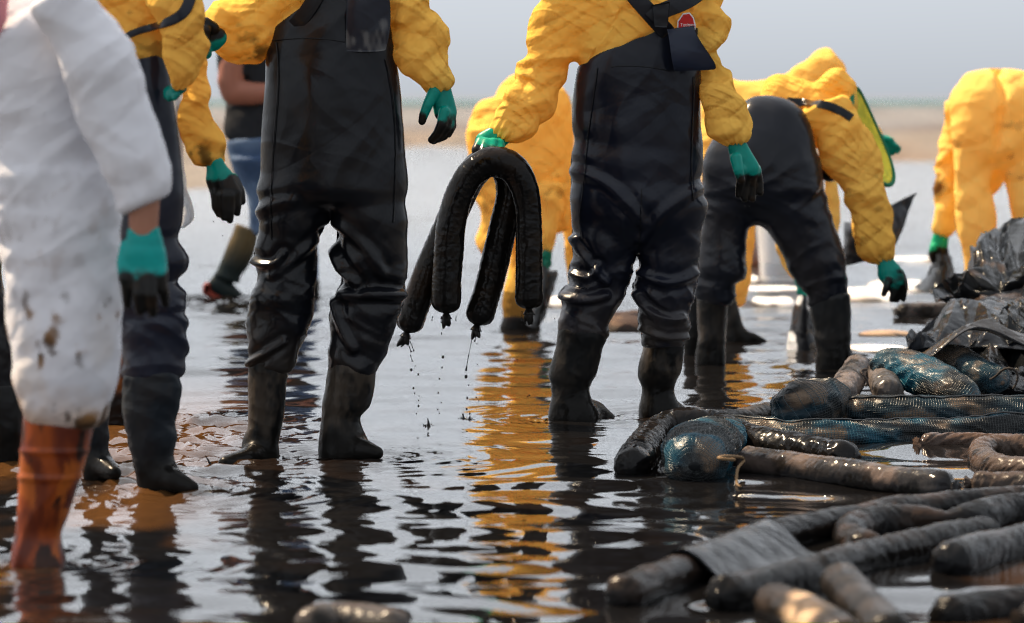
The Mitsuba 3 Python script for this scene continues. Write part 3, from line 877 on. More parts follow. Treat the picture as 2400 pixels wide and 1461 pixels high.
    add(k + '__strap_001', ribbon(draped([(1660, -110), (1640, -20), (1590, 12), (1550, 28), (1520, 50)], JK, Y, 0.018), 0.052, 0.006, 60, (0, -1, 0)), 'rubber_cloth', (0.009, 0.010, 0.014))
    add(k + '__strap_keeper', sheet([[at(1528, 12, by - 0.04), at(1570, 5, by - 0.044)], [at(1534, 64, by - 0.042), at(1564, 66, by - 0.046)]], 14, 14, 0.012, lambda V: 0.003 * (fbm(V * 40, 2, 1) - 0.5)), 'rubber_cloth', (0.008, 0.009, 0.012))
    fl = [(1563, 70), (1596, 66), (1626, 62)], [(1569, 100), (1610, 98), (1646, 104)], [(1575, 140), (1622, 138), (1671, 142)], [(1582, 166), (1626, 165), (1673, 162)]
    V, F = sheet([[at(x, y, by - 0.012 - 0.02 * math.sin(i * 1.0) + 0.03 * max(0, x - 1640) / 30) for x, y in r] for i, r in enumerate(fl)], 40, 40, 0.005, lambda V: 0.004 * (fbm(V * 9, 2, 5) - 0.5))
    add(k + '__waist_flap', (V, F), 'rubber_cloth', (0.012, 0.017, 0.034))
    c0 = at(1610, 55, by - 0.003)
    sc = Y / FPX
    tri = [(-20, -16), (-19, 4), (-8, 20), (5, 22), (13, 12), (18, -6), (16, -16)]
    from shapely.geometry import Polygon
    for nm, gsize, dep, col in (('badge_border', 3.0, 0.002, (0.6, 0.6, 0.6)), ('badge', 0.0, 0.0045, (0.42, 0.02, 0.02))):
        m = trimesh.creation.extrude_polygon(Polygon(tri).buffer(gsize) if gsize else Polygon(tri), dep / sc, engine='earcut')
        v = np.array(m.vertices) * sc
        add(k + '__' + nm, (np.stack([c0[0] + v[:, 0], c0[1] - v[:, 2], c0[2] + v[:, 1]], -1), np.array(m.faces)), 'matte', col, smooth=False)
    m = meshkit.text_mesh('Tychem', 7.0 * sc, 0.001)
    v = np.array(m.vertices)
    add(k + '__badge__lettering', (np.stack([c0[0] - 16 * sc + v[:, 0], c0[1] - 0.0052 - v[:, 2], c0[2] - 7 * sc + v[:, 1]], -1), np.array(m.faces)), 'matte', (0.7, 0.7, 0.7), smooth=False)
    return k


# ------------------------------------------------------------------ worker in navy waders, half hidden at left
def worker_left():
    k, Y = 'person_002', 10.3
    tag(k, 'worker in navy waders and yellow jacket, half hidden behind the white suit', 'person')
    leg = Limb(rows((-60, 255, 372), (40, 270, 372), (67, 274, 374), (80, 276, 377), (127, 278, 387), (187, 279, 400), (233, 279, 407), (317, 279, 417), (400, 280, 427), (467, 280, 430), (500, 280, 428), (534, 280, 424), (560, 279, 417), (590, 278, 432), (612, 277, 441), (634, 277, 436), (662, 276, 414), (672, 276, 421), (692, 275, 441), (715, 274, 441), (733, 274, 434), (756, 273, 438), (785, 276, 433), (805, 282, 435), (850, 288, 429), (874, 288, 426), (884, 289, 424)), Y, 0.85, 0.01)
    leg2 = Limb(rows((300, 150, 290), (480, 160, 285), (650, 175, 275), (800, 185, 262), (884, 190, 258)), Y + 0.25, 0.85, 0.01)
    V, F = body([leg, leg2], 0.02, 0.0052, [cut_line(280, 92, 385, 58, Y, (330, 400))])
    V = wader_folds(V, F, 91, 0.9, (0.5, 0.4), 0.12)
    add(k + '__waders', (V, F), 'rubber_cloth', wader_col(43, (0.0095, 0.012, 0.022), mud=0.1))
    for i, (b, c, Yb) in enumerate(((rows((872, 292, 428), (894, 289, 424), (904, 290, 427), (940, 289, 422), (963, 289, 416), (992, 294, 409), (1022, 301, 413), (1045, 305, 409), (1071, 311, 406), (1090, 315, 410), (1120, 323, 420), (1160, 325, 420), (1195, 325, 420)), [(375, 1120, 45), (410, 1128, 28, -0.06), (450, 1143, 15, -0.1)], Y),
                                   (rows((872, 188, 256), (960, 190, 256), (1060, 195, 255), (1130, 195, 262)), [(230, 1090, 35), (270, 1110, 18, -0.1)], Y + 0.25))):
        V, F = body([Limb(b, Yb, 0.9, 0.01), Chain(c, Yb, 0.9)], 0.02, 0.0055)
        V = wader_folds(V, F, 95 + i, 0.7, (0.17, 0.3), 0.06)
        add(k + '__boot' + ('' if i == 0 else '_001'), (V, F), 'boot_rubber', boot_col(47 + i, 0.15, (0.012, 0.016, 0.021)))
        boots_in(V, 1.8)
    elbow = Limb([((330, -190), (440, -190)), ((335, -60), (452, -60)), ((350, 0), (458, -5)), ((362, 40), (474, 35)), ((374, 83), (482, 83)), ((386, 127), (485, 127)), ((394, 165), (476, 165)), ((402, 192), (456, 190)), ((406, 214), (430, 210))], Y - 0.12, 0.85, 0.02)
    tr = Limb(rows((-290, 280, 400), (-230, 190, 470), (-120, 190, 460), (-20, 210, 440), (60, 235, 420), (150, 255, 385)), Y, 0.6, 0.03)
    hood = Chain([(345, -370, 95), (345, -310, 90), (345, -250, 80)], Y, 1.0)
    far = Limb([((380, -160), (470, -160)), ((400, 0), (470, 0)), ((420, 100), (472, 100)), ((432, 170), (479, 170)), ((431, 200), (486, 200)), ((424, 230), (492, 228)), ((419, 250), (489, 252)), ((415, 283), (502, 278)), ((422, 306), (511, 300)), ((440, 338), (522, 333)), ((447, 362), (526, 365)), ((454, 382), (528, 380)), ((483, 392), (522, 386))], Y + 0.32, 0.8, 0.012)
    V, F = body([tr, elbow, hood, far], 0.02, 0.0055)
    V = tyvek_folds(V, F, 101, 0.9, 5.5, (far, elbow), gather=0.004)
    JK = (V, F)
    add(k + '__jacket', (V, F), 'suit_cloth', suit_col(28, np.array(YEL) * np.array([0.97, 0.93, 0.9]), grime=0.5, cuffs=((at(485, 385, Y + 0.3), 0.07),)))
    head_under_hood(k + '__face', 345, -350, Y - 0.07, -1)
    Yg = Y + 0.30
    g = hand(Yg, [(505, 388, 22), (515, 420, 33), (528, 450, 35)],
             [[(508, 455, 14, -0.01), (508, 485, 12.5, -0.01), (514, 502, 9, -0.01)], [(522, 460, 14, -0.02), (522, 492, 12, -0.02), (525, 510, 8.5, -0.02)], [(538, 460, 14, -0.015), (538, 495, 12, -0.015), (539, 517, 8, -0.015)], [(552, 452, 13, 0), (555, 482, 11.5, 0), (556, 500, 8, 0)], [(545, 420, 15, 0.02), (562, 448, 12.5, 0.02), (567, 472, 9.5, 0.02)]])
    add(k + '__glove', g, 'glove_rubber', glove_col((510, 395), (522, 445), Yg, 54))
    g = hand(Y - 0.10, [(425, 205, 14), (412, 214, 15), (402, 222, 14)], [[(405, 222, 8, -0.01), (396, 232, 7, 0)], [(400, 218, 8, 0), (390, 228, 7, 0.02)], [(398, 212, 8, 0.01), (388, 220, 7, 0.03)], [(398, 206, 7, 0.02), (388, 212, 6, 0.04)], [(415, 222, 8, -0.02), (408, 232, 6, -0.02)]], 0.004)
    add(k + '__glove_001', g, 'glove_rubber', (0.0, 0.17, 0.14))
    sy = Y - 0.25
    add(k + '__strap', ribbon(draped([(462, -60), (455, 8), (440, 36), (405, 55), (360, 66), (300, 88)], JK, Y, 0.005), np.interp(np.linspace(0, 1, 60), [0, 0.3, 0.6, 1], [0.03, 0.03, 0.021, 0.017]), 0.004, 60, (0, -1, 0.2)), 'rubber_cloth', (0.006, 0.008, 0.015))


# ------------------------------------------------------------------ worker in white coveralls, near left
def worker_white():
    k, Y = 'person_003', 8.6
    tag(k, 'worker in oil-spattered white coveralls bending away, brown rubber boots, teal glove', 'person')
    trunk = Limb(rows((-420, -120, 60), (-300, -190, 130), (-150, -190, 180), (-60, -170, 195), (0, -150, 205), (100, -110, 235), (200, -85, 255), (300, -60, 266), (400, -40, 272), (487, -15, 277), (560, 20, 270)), [Y + 0.35, Y + 0.3, Y + 0.2, Y + 0.12, Y + 0.06, Y, Y, Y, Y, Y, Y], 0.75, 0.04)
    leg = Limb(rows((400, -30, 275), (487, -10, 279), (587, 1, 282), (620, 12, 283), (687, 16, 281), (770, 22, 277), (807, 32, 275), (850, 36, 272), (887, 35, 269), (930, 40, 260), (960, 46, 249), (985, 60, 238), (1000, 90, 224)), Y, 0.85, 0.02)
    leg2 = Limb(rows((430, -250, -20), (600, -235, -22), (800, -215, -35), (930, -205, -50), (985, -200, -60)), Y + 0.35, 0.8, 0.02)
    arm = Limb([((60, 0), (205, -25)), ((95, 60), (235, 25)), ((120, 110), (275, 72)), ((140, 160), (312, 123)), ((155, 220), (348, 205)), ((178, 280), (368, 270)), ((203, 335), (384, 315)), ((230, 385), (396, 375)), ((255, 425), (400, 420)), ((268, 455), (403, 450)), ((274, 482), (404, 474))], Y - 0.16, 0.75, 0.012)
    arm2 = Limb([((-200, -150), (-110, -150)), ((-230, 100), (-110, 100)), ((-220, 350), (-110, 350))], Y + 0.3, 0.8, 0.02)
    V, F = body([trunk, leg, leg2, arm2, arm], 0.03, 0.0062)
    n = normals(V, F)
    d = 0.016 * (fbm(V * 4, 2, 3) - 0.5) + 0.009 * (ridges(sheared(V, 0.75, 1.6, 6, 0.15, 3), 5) - 0.6) + 0.006 * sstep(0.45, 0.6, fbm(V * 3, 2, 9)) * (ridges(sheared(V, -0.5, 2, 9, 0.12, 4), 6) - 0.6) + 0.011 * crumple(sheared(V, 0.6, 0.4, 1.2), 5.5, 77, 3)
    hem = np.exp(-((V[:, 2] - 0.31) / 0.09) ** 2)
    d += 0.012 * hem * (ridges(sheared(V, 1.0, 3, 13, 0.1, 5), 8) - 0.4)
    V = V + n * d[:, None]

    def spatter(V):
        wob = 0.05 * np.stack([fbm(V * 9, 3, 31 + i) - 0.5 for i in range(3)], -1) + 0.03 * np.stack([fbm(V * 30, 3, 41 + i) - 0.5 for i in range(3)], -1)
        q = (V + wob) * np.array([1, 1, 0.42])
        sz = 0.30 + 0.34 * noise(V * 9, 44)
        a = sstep(sz, sz * 0.45, cells(q * 23, 5)[0] + 0.30 * (fbm(V * 55, 2, 14) - 0.5)) * sstep(0.28, 0.36, fbm(V * 5.5, 3, 6))
        b = sstep(0.34, 0.2, cells(q * 42, 6)[0] + 0.1 * (fbm(V * 80, 2, 15) - 0.5)) * sstep(0.47, 0.6, fbm(V * 6, 3, 7))
        zone = np.clip(sstep(0.68, 0.52, V[:, 2]) + 0.22 * sstep(1.0, 0.75, V[:, 2]), 0, 1)
        c = lerp3((0.60, 0.61, 0.655), (0.67, 0.67, 0.71), fbm(V * 5, 2, 8))
        c = lerp3(c, (0.50, 0.36, 0.2), 0.4 * sstep(0.5, 0.72, fbm(V * np.array([10, 10, 6]), 3, 18)) * sstep(0.66, 0.34, V[:, 2]))
        c = lerp3(c, (0.35, 0.2, 0.09), sstep(0.42, 0.33, V[:, 2] + 0.10 * (fbm(V * 22, 3, 9) - 0.5)) * 0.5)
        tone = lerp3((0.24, 0.12, 0.04), (0.045, 0.022, 0.010), sstep(0.35, 0.6, fbm(V * 13, 2, 19)))
        w = np.clip(a + 0.85 * b, 0, 1) * zone
        return c * (1 - w[:, None]) + tone * w[:, None]
    add(k + '__coveralls', (V, F), 'white_cloth', spatter)
    BR = ((972, 56, 218), (1004, 54, 214), (1049, 51, 205), (1074, 49, 200), (1149, 45, 179), (1200, 42, 163), (1254, 38, 143), (1300, 34, 146), (1330, 32, 156), (1375, 30, 160))
    for i, (b, c, Yb) in enumerate(((rows(*BR), [(90, 1310, 50), (105, 1320, 40, 0.12), (115, 1330, 26, 0.2)], Y), (rows((955, -195, -70), (1050, -190, -75), (1150, -185, -80), (1290, -180, -80)), [(-130, 1270, 40), (-120, 1280, 25, 0.15)], Y + 0.35))):
        V, F = body([Limb(b, Yb, 0.9, 0.01), Chain(c, Yb, 0.9)], 0.03, 0.0055)
        nn = normals(V, F)
        V = V + nn * (0.006 * (ridges(sheared(V, 1.2, 3, 12, 0.1, 2), 4) - 0.4) + 0.004 * np.exp(-((V[:, 2] - 0.205) / 0.006) ** 2) + 0.004 * np.exp(-((V[:, 2] - 0.265) / 0.005) ** 2))[:, None]

        def bc(V):
            wv = V + 0.05 * np.stack([fbm(V * 9, 3, 61 + i) - 0.5 for i in range(3)], -1)
            c = lerp3((0.25, 0.048, 0.006), (0.09, 0.014, 0.004), sstep(0.40, 0.60, fbm(wv * np.array([17, 17, 6]), 4, 31)))
            c = lerp3(c, (0.34, 0.085, 0.012), 0.8 * sstep(0.55, 0.62, fbm(wv * np.array([24, 24, 10]), 3, 35)))
            return lerp3(c, (0.010, 0.005, 0.004), 0.92 * sstep(0.53, 0.58, fbm(wv * np.array([20, 20, 8]), 4, 33)))
        add(k + '__boot' + ('' if i == 0 else '_001'), (V, F), 'wet_boot', bc)
        boots_in(V, 1.3)
    Yg = Y - 0.16
    add(k + '__wrist', body([Limb(rows((430, 300, 376), (480, 301, 374), (510, 301, 372), (560, 303, 370)), Yg, 0.75, 0.01)], 0.01, 0.005), 'skin', (0.30, 0.135, 0.085))
    g = hand(Yg, [(337, 552, 40), (338, 600, 52), (342, 640, 52)],
             [[(302, 640, 17, -0.01), (298, 672, 15, -0.015), (298, 704, 12, -0.01), (299, 716, 11, 0)], [(325, 648, 18, -0.02), (326, 690, 16, -0.03), (328, 728, 13, -0.02)], [(350, 648, 18, -0.02), (354, 692, 16, -0.03), (358, 732, 13, -0.02)], [(374, 640, 16, -0.01), (382, 680, 14, -0.01), (388, 712, 11, 0)], [(300, 580, 20, 0.02), (290, 615, 17, 0.0), (290, 655, 13, -0.02)]])
    V, F = g
    cuff = body([Limb(rows((545, 299, 374), (552, 296, 378), (600, 290, 388), (625, 290, 392)), Yg, 0.62, 0.008)], 0.01, 0.004)
    add(k + '__glove', g, 'glove_rubber', glove_col((338, 600), (345, 680), Yg, 64, (0.0, 0.26, 0.24)))
    add(k + '__glove_cuff', cuff, 'glove_rubber', glove_col((338, 560), (345, 680), Yg, 65, (0.0, 0.26, 0.24)))
    head = Chain([(-40, -480, 110), (-40, -410, 105), (-30, -330, 90)], Y + 0.45, 1.0)
    V, F = body([head], 0.02, 0.009)
    add(k + '__hood', (V, F), 'white_cloth', (0.75, 0.75, 0.78))
    head_under_hood(k + '__face', -40, -450, Y + 0.55, 1)
    tow = body([Chain([(-60, -60, 60), (-20, -20, 45), (-8, 40, 26), (-30, 90, 22)], Y - 0.12, 0.6)], 0.02, 0.007)
    add(k + '__neck_towel', tow, 'matte', (0.55, 0.22, 0.25), label='pink cloth hanging at the shoulder')


def simple_boot(key, r, Y, toe, seed, mud=0.3, base=(0.014, 0.015, 0.016), h=0.008, chop=0.7, bsdf='boot_rubber'):
    prims = [Limb(rows(*r), Y, 0.95, 0.01)] + ([Chain(toe, Y, 0.9)] if toe else [])
    V, F = body(prims, 0.025, h)
    V = wader_folds(V, F, seed, 0.6, (0.12, ), 0.06)
    add(key, (V, F), bsdf, boot_col(seed, mud, base))
    boots_in(V, chop)


# ------------------------------------------------------------------ worker stooping at right in waders and a wide hat
def worker_stooping():
    k, Y = 'person_004', 15.0
    tag(k, 'worker in dark waders stooping to the right, wide yellow-green hat and hood down', 'person')
    hip = Limb(rows((222, 1785, 1815), (232, 1765, 1850), (250, 1735, 1877), (275, 1712, 1892), (300, 1695, 1903), (350, 1662, 1915), (400, 1645, 1926), (440, 1650, 1930), (475, 1680, 1900), (505, 1715, 1850), (530, 1740, 1800)), Y, 0.75, 0.03)
    legL = Limb(rows((400, 1648, 1800), (466, 1645, 1780), (493, 1643, 1768), (558, 1638, 1748), (602, 1636, 1748), (630, 1634, 1748), (645, 1633, 1738), (662, 1632, 1722), (688, 1632, 1718), (706, 1633, 1712)), Y, 0.95, 0.01)
    legR = Limb(rows((400, 1740, 1926), (440, 1752, 1934), (483, 1768, 1945), (541, 1805, 1960), (585, 1832, 1976), (620, 1848, 1984), (647, 1866, 1987), (674, 1883, 1986), (692, 1893, 1986), (702, 1897, 1988)), Y, 0.95, 0.01)
    legR.k, hip.k = 0.01, 0.03
    V, F = body([legL, legR, hip], 0.03, 0.0068)
    V = wader_folds(V, F, 111, 1.0, (0.42, 0.32, 0.66), 0.09)
    add(k + '__waders', (V, F), 'rubber_cloth', wader_col(53, (0.0075, 0.009, 0.014), mudtop=0.6, mud=0.25))
    simple_boot(k + '__boot', ((690, 1634, 1713), (722, 1634, 1705), (760, 1636, 1702), (800, 1637, 1699), (830, 1634, 1698), (865, 1632, 1698), (885, 1632, 1698)), Y + 0.15, [(1665, 845, 30), (1680, 852, 22, 0.12)], 115, 0.55)
    simple_boot(k + '__boot_001', ((690, 1896, 1992), (722, 1898, 1994), (774, 1907, 1994), (818, 1916, 1992), (840, 1914, 1996), (862, 1912, 1998), (885, 1912, 2000)), Y, [(1955, 845, 38), (1990, 852, 22, 0.05), (2018, 858, 13, 0.1)], 116, 0.15)
    back = Limb([((1768, 205), (1790, 330)), ((1792, 176), (1850, 330)), ((1820, 180), (1890, 330)), ((1862, 192), (1920, 345)), ((1905, 205), (1945, 350)), ((1945, 215), (1975, 340)), ((1990, 225), (2000, 320))], Y + 0.28, 0.9, 0.04)
    hoodd = Chain([(1935, 208, 26), (1962, 190, 30), (1982, 205, 26), (1988, 250, 22)], Y + 0.25, 1.3)
    arm = Limb([((1858, 245), (1985, 245)), ((1880, 275), (2014, 282)), ((1905, 315), (2036, 315)), ((1920, 365), (2055, 355)), ((1955, 410), (2070, 402)), ((1972, 450), (2080, 448)), ((1990, 490), (2087, 492)), ((2000, 545), (2098, 538)), ((2008, 575), (2104, 572)), ((2030, 600), (2098, 595)), ((2056, 616), (2092, 608))], Y + 0.05, 0.8, 0.012)
    arm2 = Limb([((1975, 300), (2040, 300)), ((1990, 420), (2050, 420)), ((2000, 560), (2050, 560))], Y + 0.5, 0.8, 0.02)
    V, F = body([back, hoodd, arm2, arm], 0.03, 0.0068)
    V = tyvek_folds(V, F, 121, 1.0, 6.5, (arm, ), gather=0.008)
    JK = (V, F)
    add(k + '__jacket', (V, F), 'suit_cloth', suit_col(38, grime=0.3))
    g = hand(Y + 0.05, [(2074, 612, 20), (2085, 640, 29), (2096, 660, 26)],
             [[(2082, 656, 11, -0.02), (2078, 675, 9, -0.03), (2071, 690, 7, -0.03)], [(2094, 664, 12, -0.01), (2096, 685, 10, -0.01), (2091, 702, 8, -0.01)], [(2102, 664, 12, 0.0), (2104, 686, 10, 0.0), (2102, 704, 7, 0)], [(2110, 660, 12, 0.01), (2117, 682, 10, 0.01), (2117, 702, 7, 0.01)], [(2108, 640, 12, 0.03), (2118, 660, 10, 0.04), (2122, 676, 8, 0.05)]], 0.005)
    add(k + '__glove', g, 'glove_rubber', glove_col((2078, 618), (2104, 690), Y + 0.05, 74))
    add(k + '__strap', ribbon(draped([(1852, 238), (1880, 240), (1925, 245), (1960, 256), (1995, 277)], JK, Y, 0.004), 0.034, 0.005, 60, (0, -1, 0.3)), 'rubber_cloth', (0.006, 0.007, 0.010))
    add(k + '__chest_bib', body([Chain([(1915, 395, 22), (1945, 402, 25), (1955, 405, 20)], Y + 0.2, 1.0)], 0.02, 0.008), 'rubber_cloth', BLK)
    # the head hangs beyond the arm; the wide straw hat is seen nearly edge on
    head_under_hood(k + '__face', 1992, 350, Y + 0.35, 1)
    c = at(2040, 322, Y + 0.30)
    ax = at(2086, 432, Y + 0.3) - at(2002, 206, Y + 0.3)
    R = np.linalg.norm(ax) / 2
    u = ax / np.linalg.norm(ax)
    nrm = np.array([u[2], 0, -u[0]])
    nrm = nrm if nrm[0] > 0 else -nrm
    nrm = nrm * 0.93 + np.array([0, -0.30, 0.0])
    nrm /= np.linalg.norm(nrm)
    w = np.cross(nrm, u)
    rr, na = np.r_[np.linspace(0, 1, 34)], 72
    prof = np.where(rr < 0.42, -0.05 * (1 - (rr / 0.42) ** 3) - 0.03, -0.03 * (1 - (rr - 0.42) / 0.58)) + 0.004 * np.sin(rr * 2 * np.pi * 9)
    A = np.arange(na) * 2 * np.pi / na
    G = c + rr[:, None, None] * R * (np.cos(A)[None, :, None] * u + np.sin(A)[None, :, None] * w) + prof[:, None, None] * nrm * 0.8 + (0.012 * np.sin(2 * A + 1) * rr[:, None] ** 2)[..., None] * nrm
    G = np.concatenate([G, G[:, :1]], 1)
    add(k + '__hat', sheet_dense(G, 0.004), 'matte', lambda V: lerp3((0.62, 0.52, 0.04), (0.46, 0.42, 0.035), sstep(0.4, 0.6, fbm(V * 30, 2, 3))))
    rim = np.vstack([G[-1], G[-1][1:2]])
    add(k + '__hat__rim', loft(rim, np.full(len(rim), 0.009), 8), 'matte', (0.01, 0.13, 0.06))


def sheet_dense(G, thick):
    nu, nv = G.shape[:2]
    i, j = np.meshgrid(np.arange(nu - 1), np.arange(nv - 1), indexing='ij')
    q = np.stack([i * nv + j, i * nv + j + 1, (i + 1) * nv + j + 1, (i + 1) * nv + j], -1).reshape(-1, 4)
    F = np.vstack([q[:, [0, 1, 2]], q[:, [0, 2, 3]]])
    V = G.reshape(-1, 3)
    n = normals(V, F)
    m = len(V)
    return np.vstack([V + n * thick / 2, V - n * thick / 2]), np.vstack([F, F[:, ::-1] + m])


# ------------------------------------------------------------------ hooded worker behind the stooping one
def worker_hooded():
    k, Y = 'person_005', 16.9
    tag(k, 'hooded worker in yellow suit bending behind the stooping one with the hat', 'person')
    hood = Limb([((1838, 178), (1870, 235)), ((1860, 158), (1890, 235)), ((1893, 140), (1915, 235)), ((1918, 119), (1950, 232)), ((1943, 110), (1972, 215)), ((1966, 128), (1982, 190)), ((1978, 146), (1985, 170))], Y, 0.9, 0.03)
    back = Limb([((1700, 215), (1700, 330)), ((1714, 183), (1714, 340)), ((1740, 192), (1740, 345)), ((1775, 190), (1775, 340)), ((1835, 178), (1835, 330)), ((1900, 180), (1900, 310)), ((1950, 200), (1950, 290))], Y, 1.0, 0.03)
    hips = Limb(rows((200, 1660, 1770), (240, 1645, 1775), (330, 1640, 1780), (420, 1645, 1775), (520, 1650, 1770), (640, 1655, 1760), (720, 1660, 1745)), Y, 0.9, 0.03)
    armA = Limb([((1790, 280), (1850, 280)), ((1795, 400), (1850, 400)), ((1797, 500), (1845, 500)), ((1812, 560), (1858, 560)), ((1830, 600), (1872, 600)), ((1848, 640), (1880, 640)), ((1862, 658), (1884, 652))], Y - 0.25, 0.9, 0.012)
    armB = Limb([((1930, 260), (1985, 260)), ((1932, 350), (1966, 350)), ((1932, 425), (1964, 425)), ((1940, 490), (1968, 490)), ((1944, 545), (1968, 545)), ((1952, 575), (1966, 575))], Y - 0.1, 0.9, 0.012)
    armC = Limb([((1965, 230), (1965, 290)), ((2030, 270), (2030, 320)), ((2062, 305), (2058, 345))], Y + 0.1, 0.9, 0.012)
    V, F = body([back, hips, hood, armA, armB, armC], 0.03, 0.0095)
    V = tyvek_folds(V, F, 131, 0.8, 6, (armA, ), gather=0.006)
    add(k + '__suit', (V, F), 'soft_suit_cloth', suit_col(48, np.array(YEL) * np.array([1.02, 1.08, 1.3]), grime=0.2))
    simple_boot(k + '__boot', ((690, 1668, 1722), (730, 1695, 1730), (760, 1697, 1738), (790, 1700, 1750), (820, 1700, 1755)), Y - 0.2, [(1725, 795, 24), (1765, 797, 16), (1790, 802, 9)], 135, 0.5)
    simple_boot(k + '__boot_001', ((690, 1605, 1650), (740, 1606, 1648), (790, 1604, 1650), (850, 1604, 1652)), Y - 1.2, None, 136, 0.1)
    gc = (0.0, 0.22, 0.15)
    for i, (Yh, palm, fing) in enumerate((
        (Y - 0.25, [(1872, 655, 12), (1880, 672, 14), (1886, 688, 13)], [[(1880, 690, 6, -0.02), (1880, 704, 5, -0.02)], [(1886, 692, 6, -0.02), (1888, 708, 5, -0.02)], [(1892, 690, 6, -0.01), (1895, 705, 5, -0.01)], [(1897, 684, 5), (1900, 698, 4.5)], [(1876, 672, 6, -0.03), (1870, 686, 5, -0.03)]]),
        (Y + 0.1, [(2062, 325, 13), (2078, 335, 17), (2088, 342, 15)], [[(2088, 335, 7, -0.02), (2102, 343, 6, -0.02), (2109, 350, 5)], [(2088, 343, 7), (2100, 352, 6), (2104, 358, 5)], [(2084, 350, 7, 0.01), (2092, 360, 6, 0.01)], [(2080, 352, 6, 0.02), (2084, 362, 5, 0.02)], [(2074, 325, 7, -0.02), (2090, 328, 6, -0.03)]]))):
        add(k + '__glove' + ('' if i == 0 else '_001'), hand(Yh, palm, fing, 0.006), 'glove_rubber', gc)


# ------------------------------------------------------------------ bent worker at right edge
def worker_right():
    k, Y = 'person_006', 18.0
    tag(k, 'worker in bright yellow suit bent double with back to us, beside the sheet pile', 'person')
    hips = Limb(rows((163, 2290, 2375), (168, 2268, 2395), (180, 2255, 2420), (195, 2245, 2435), (210, 2233, 2445), (240, 2226, 2455), (275, 2229, 2458), (310, 2233, 2455), (345, 2244, 2444), (375, 2275, 2412), (395, 2310, 2375)), Y, 0.85, 0.03)
    legL = Limb(rows((270, 2262, 2330), (310, 2240, 2340), (350, 2236, 2342), (400, 2238, 2325), (430, 2239, 2317), (487, 2241, 2330), (507, 2242, 2332), (530, 2245, 2332), (570, 2254, 2328), (614, 2262, 2322), (680, 2266, 2315), (735, 2266, 2312)), Y, 0.9, 0.02)
    legR = Limb(rows((270, 2355, 2430), (310, 2345, 2450), (350, 2340, 2455), (380, 2344, 2452), (430, 2356, 2448), (487, 2370, 2450), (540, 2380, 2455), (640, 2385, 2450), (735, 2390, 2440)), Y, 0.9, 0.02)
    torso = Chain([(2330, 250, 88, 0.1), (2310, 330, 80, 0.42), (2290, 400, 70, 0.55)], Y, 1.0)
    arm = Limb([((2215, 240), (2262, 240)), ((2213, 300), (2258, 300)), ((2200, 340), (2252, 340)), ((2192, 400), (2246, 400)), ((2191, 460), (2244, 460)), ((2190, 500), (2240, 500)), ((2184, 535), (2236, 535)), ((2190, 552), (2226, 552))], Y + 0.25, 0.9, 0.01)
    arm2 = Limb([((2390, 300), (2440, 300)), ((2380, 450), (2420, 450)), ((2370, 600), (2405, 600))], Y + 0.4, 0.9, 0.01)
    V, F = body([hips, legL, legR, torso, arm, arm2], 0.022, 0.0085)
    V = tyvek_folds(V, F, 141, 0.9, 4.5, (arm, ), 0.006)
    n = normals(V, F)
    cl = at(2328, 280, Y)
    V = V - n * (0.035 * np.exp(-((V[:, 0] - cl[0] - 0.02 * np.sin(V[:, 2] * 7)) / 0.022) ** 2) * sstep(0.72, 0.85, V[:, 2]) * (n[:, 1] < 0))[:, None]
    drop = ridges(np.stack([V[:, 0] * 13 + 0.5 * noise(V * 3, 4), V[:, 1] * 3, V[:, 2] * 1.3], -1), 7, 1.0) - 0.72
    V = V + n * (0.016 * drop * sstep(0.95, 0.7, V[:, 2]))[:, None]
    st = at(2196, 440, Y + 0.2)
    base = suit_col(58, np.array(YEL) * np.array([1.05, 1.15, 1.5]), grime=0.35)
    add(k + '__suit', (V, F), 'soft_suit_cloth', lambda V: lerp3(base(V), (0.10, 0.03, 0.012), 0.9 * sstep(0.05, 0.015, np.linalg.norm((V - st) * np.array([1, 0.15, 0.8]), axis=1) + 0.03 * (fbm(V * 20, 2, 3) - 0.5))))
    g = hand(Y + 0.25, [(2205, 556, 19), (2200, 580, 22), (2203, 600, 22)], [[(2190, 600, 8), (2192, 622, 7), (2198, 636, 6)], [(2200, 606, 8, -0.02), (2203, 628, 7, -0.02), (2208, 640, 6, -0.02)], [(2210, 606, 8), (2214, 628, 7), (2217, 640, 6)], [(2218, 600, 7, 0.02), (2223, 620, 6, 0.02)], [(2188, 580, 9, -0.03), (2182, 596, 8, -0.03), (2186, 612, 6, -0.03)]], 0.006)
    add(k + '__glove', g, 'glove_rubber', glove_col((2202, 568), (2204, 598), Y + 0.25, 84, (0.0, 0.33, 0.16)))
    head_under_hood(k + '__face', 2275, 520, Y + 0.75, 1)
    for i, (a, b) in enumerate(((2262, 2318), (2385, 2442))):
        simple_boot(k + '__boot' + ('' if i == 0 else '_001'), ((715, a, b), (750, a, b), (790, a, b)), Y, None, 145 + i, 0.2)
    # what the hand lifts
    S = Y + 0.22
    gr = [[at(2192, 592, S), at(2206, 596, S - 0.06), at(2222, 598, S)], [at(2175, 640, S + 0.05), at(2205, 640, S - 0.10), at(2238, 632, S)], [at(2140, 672, S + 0.1), at(2190, 690, S - 0.16), at(2232, 685, S)]]
    add('oily_sheet', sheet(gr, 40, 40, 0.004, lambda V: 0.02 * crumple(V, 9, 7, 2)), 'wet_oil', (0.008, 0.008, 0.008), label='dripping black sheet in the gloved hand of the bent worker at right', cat='sheet')


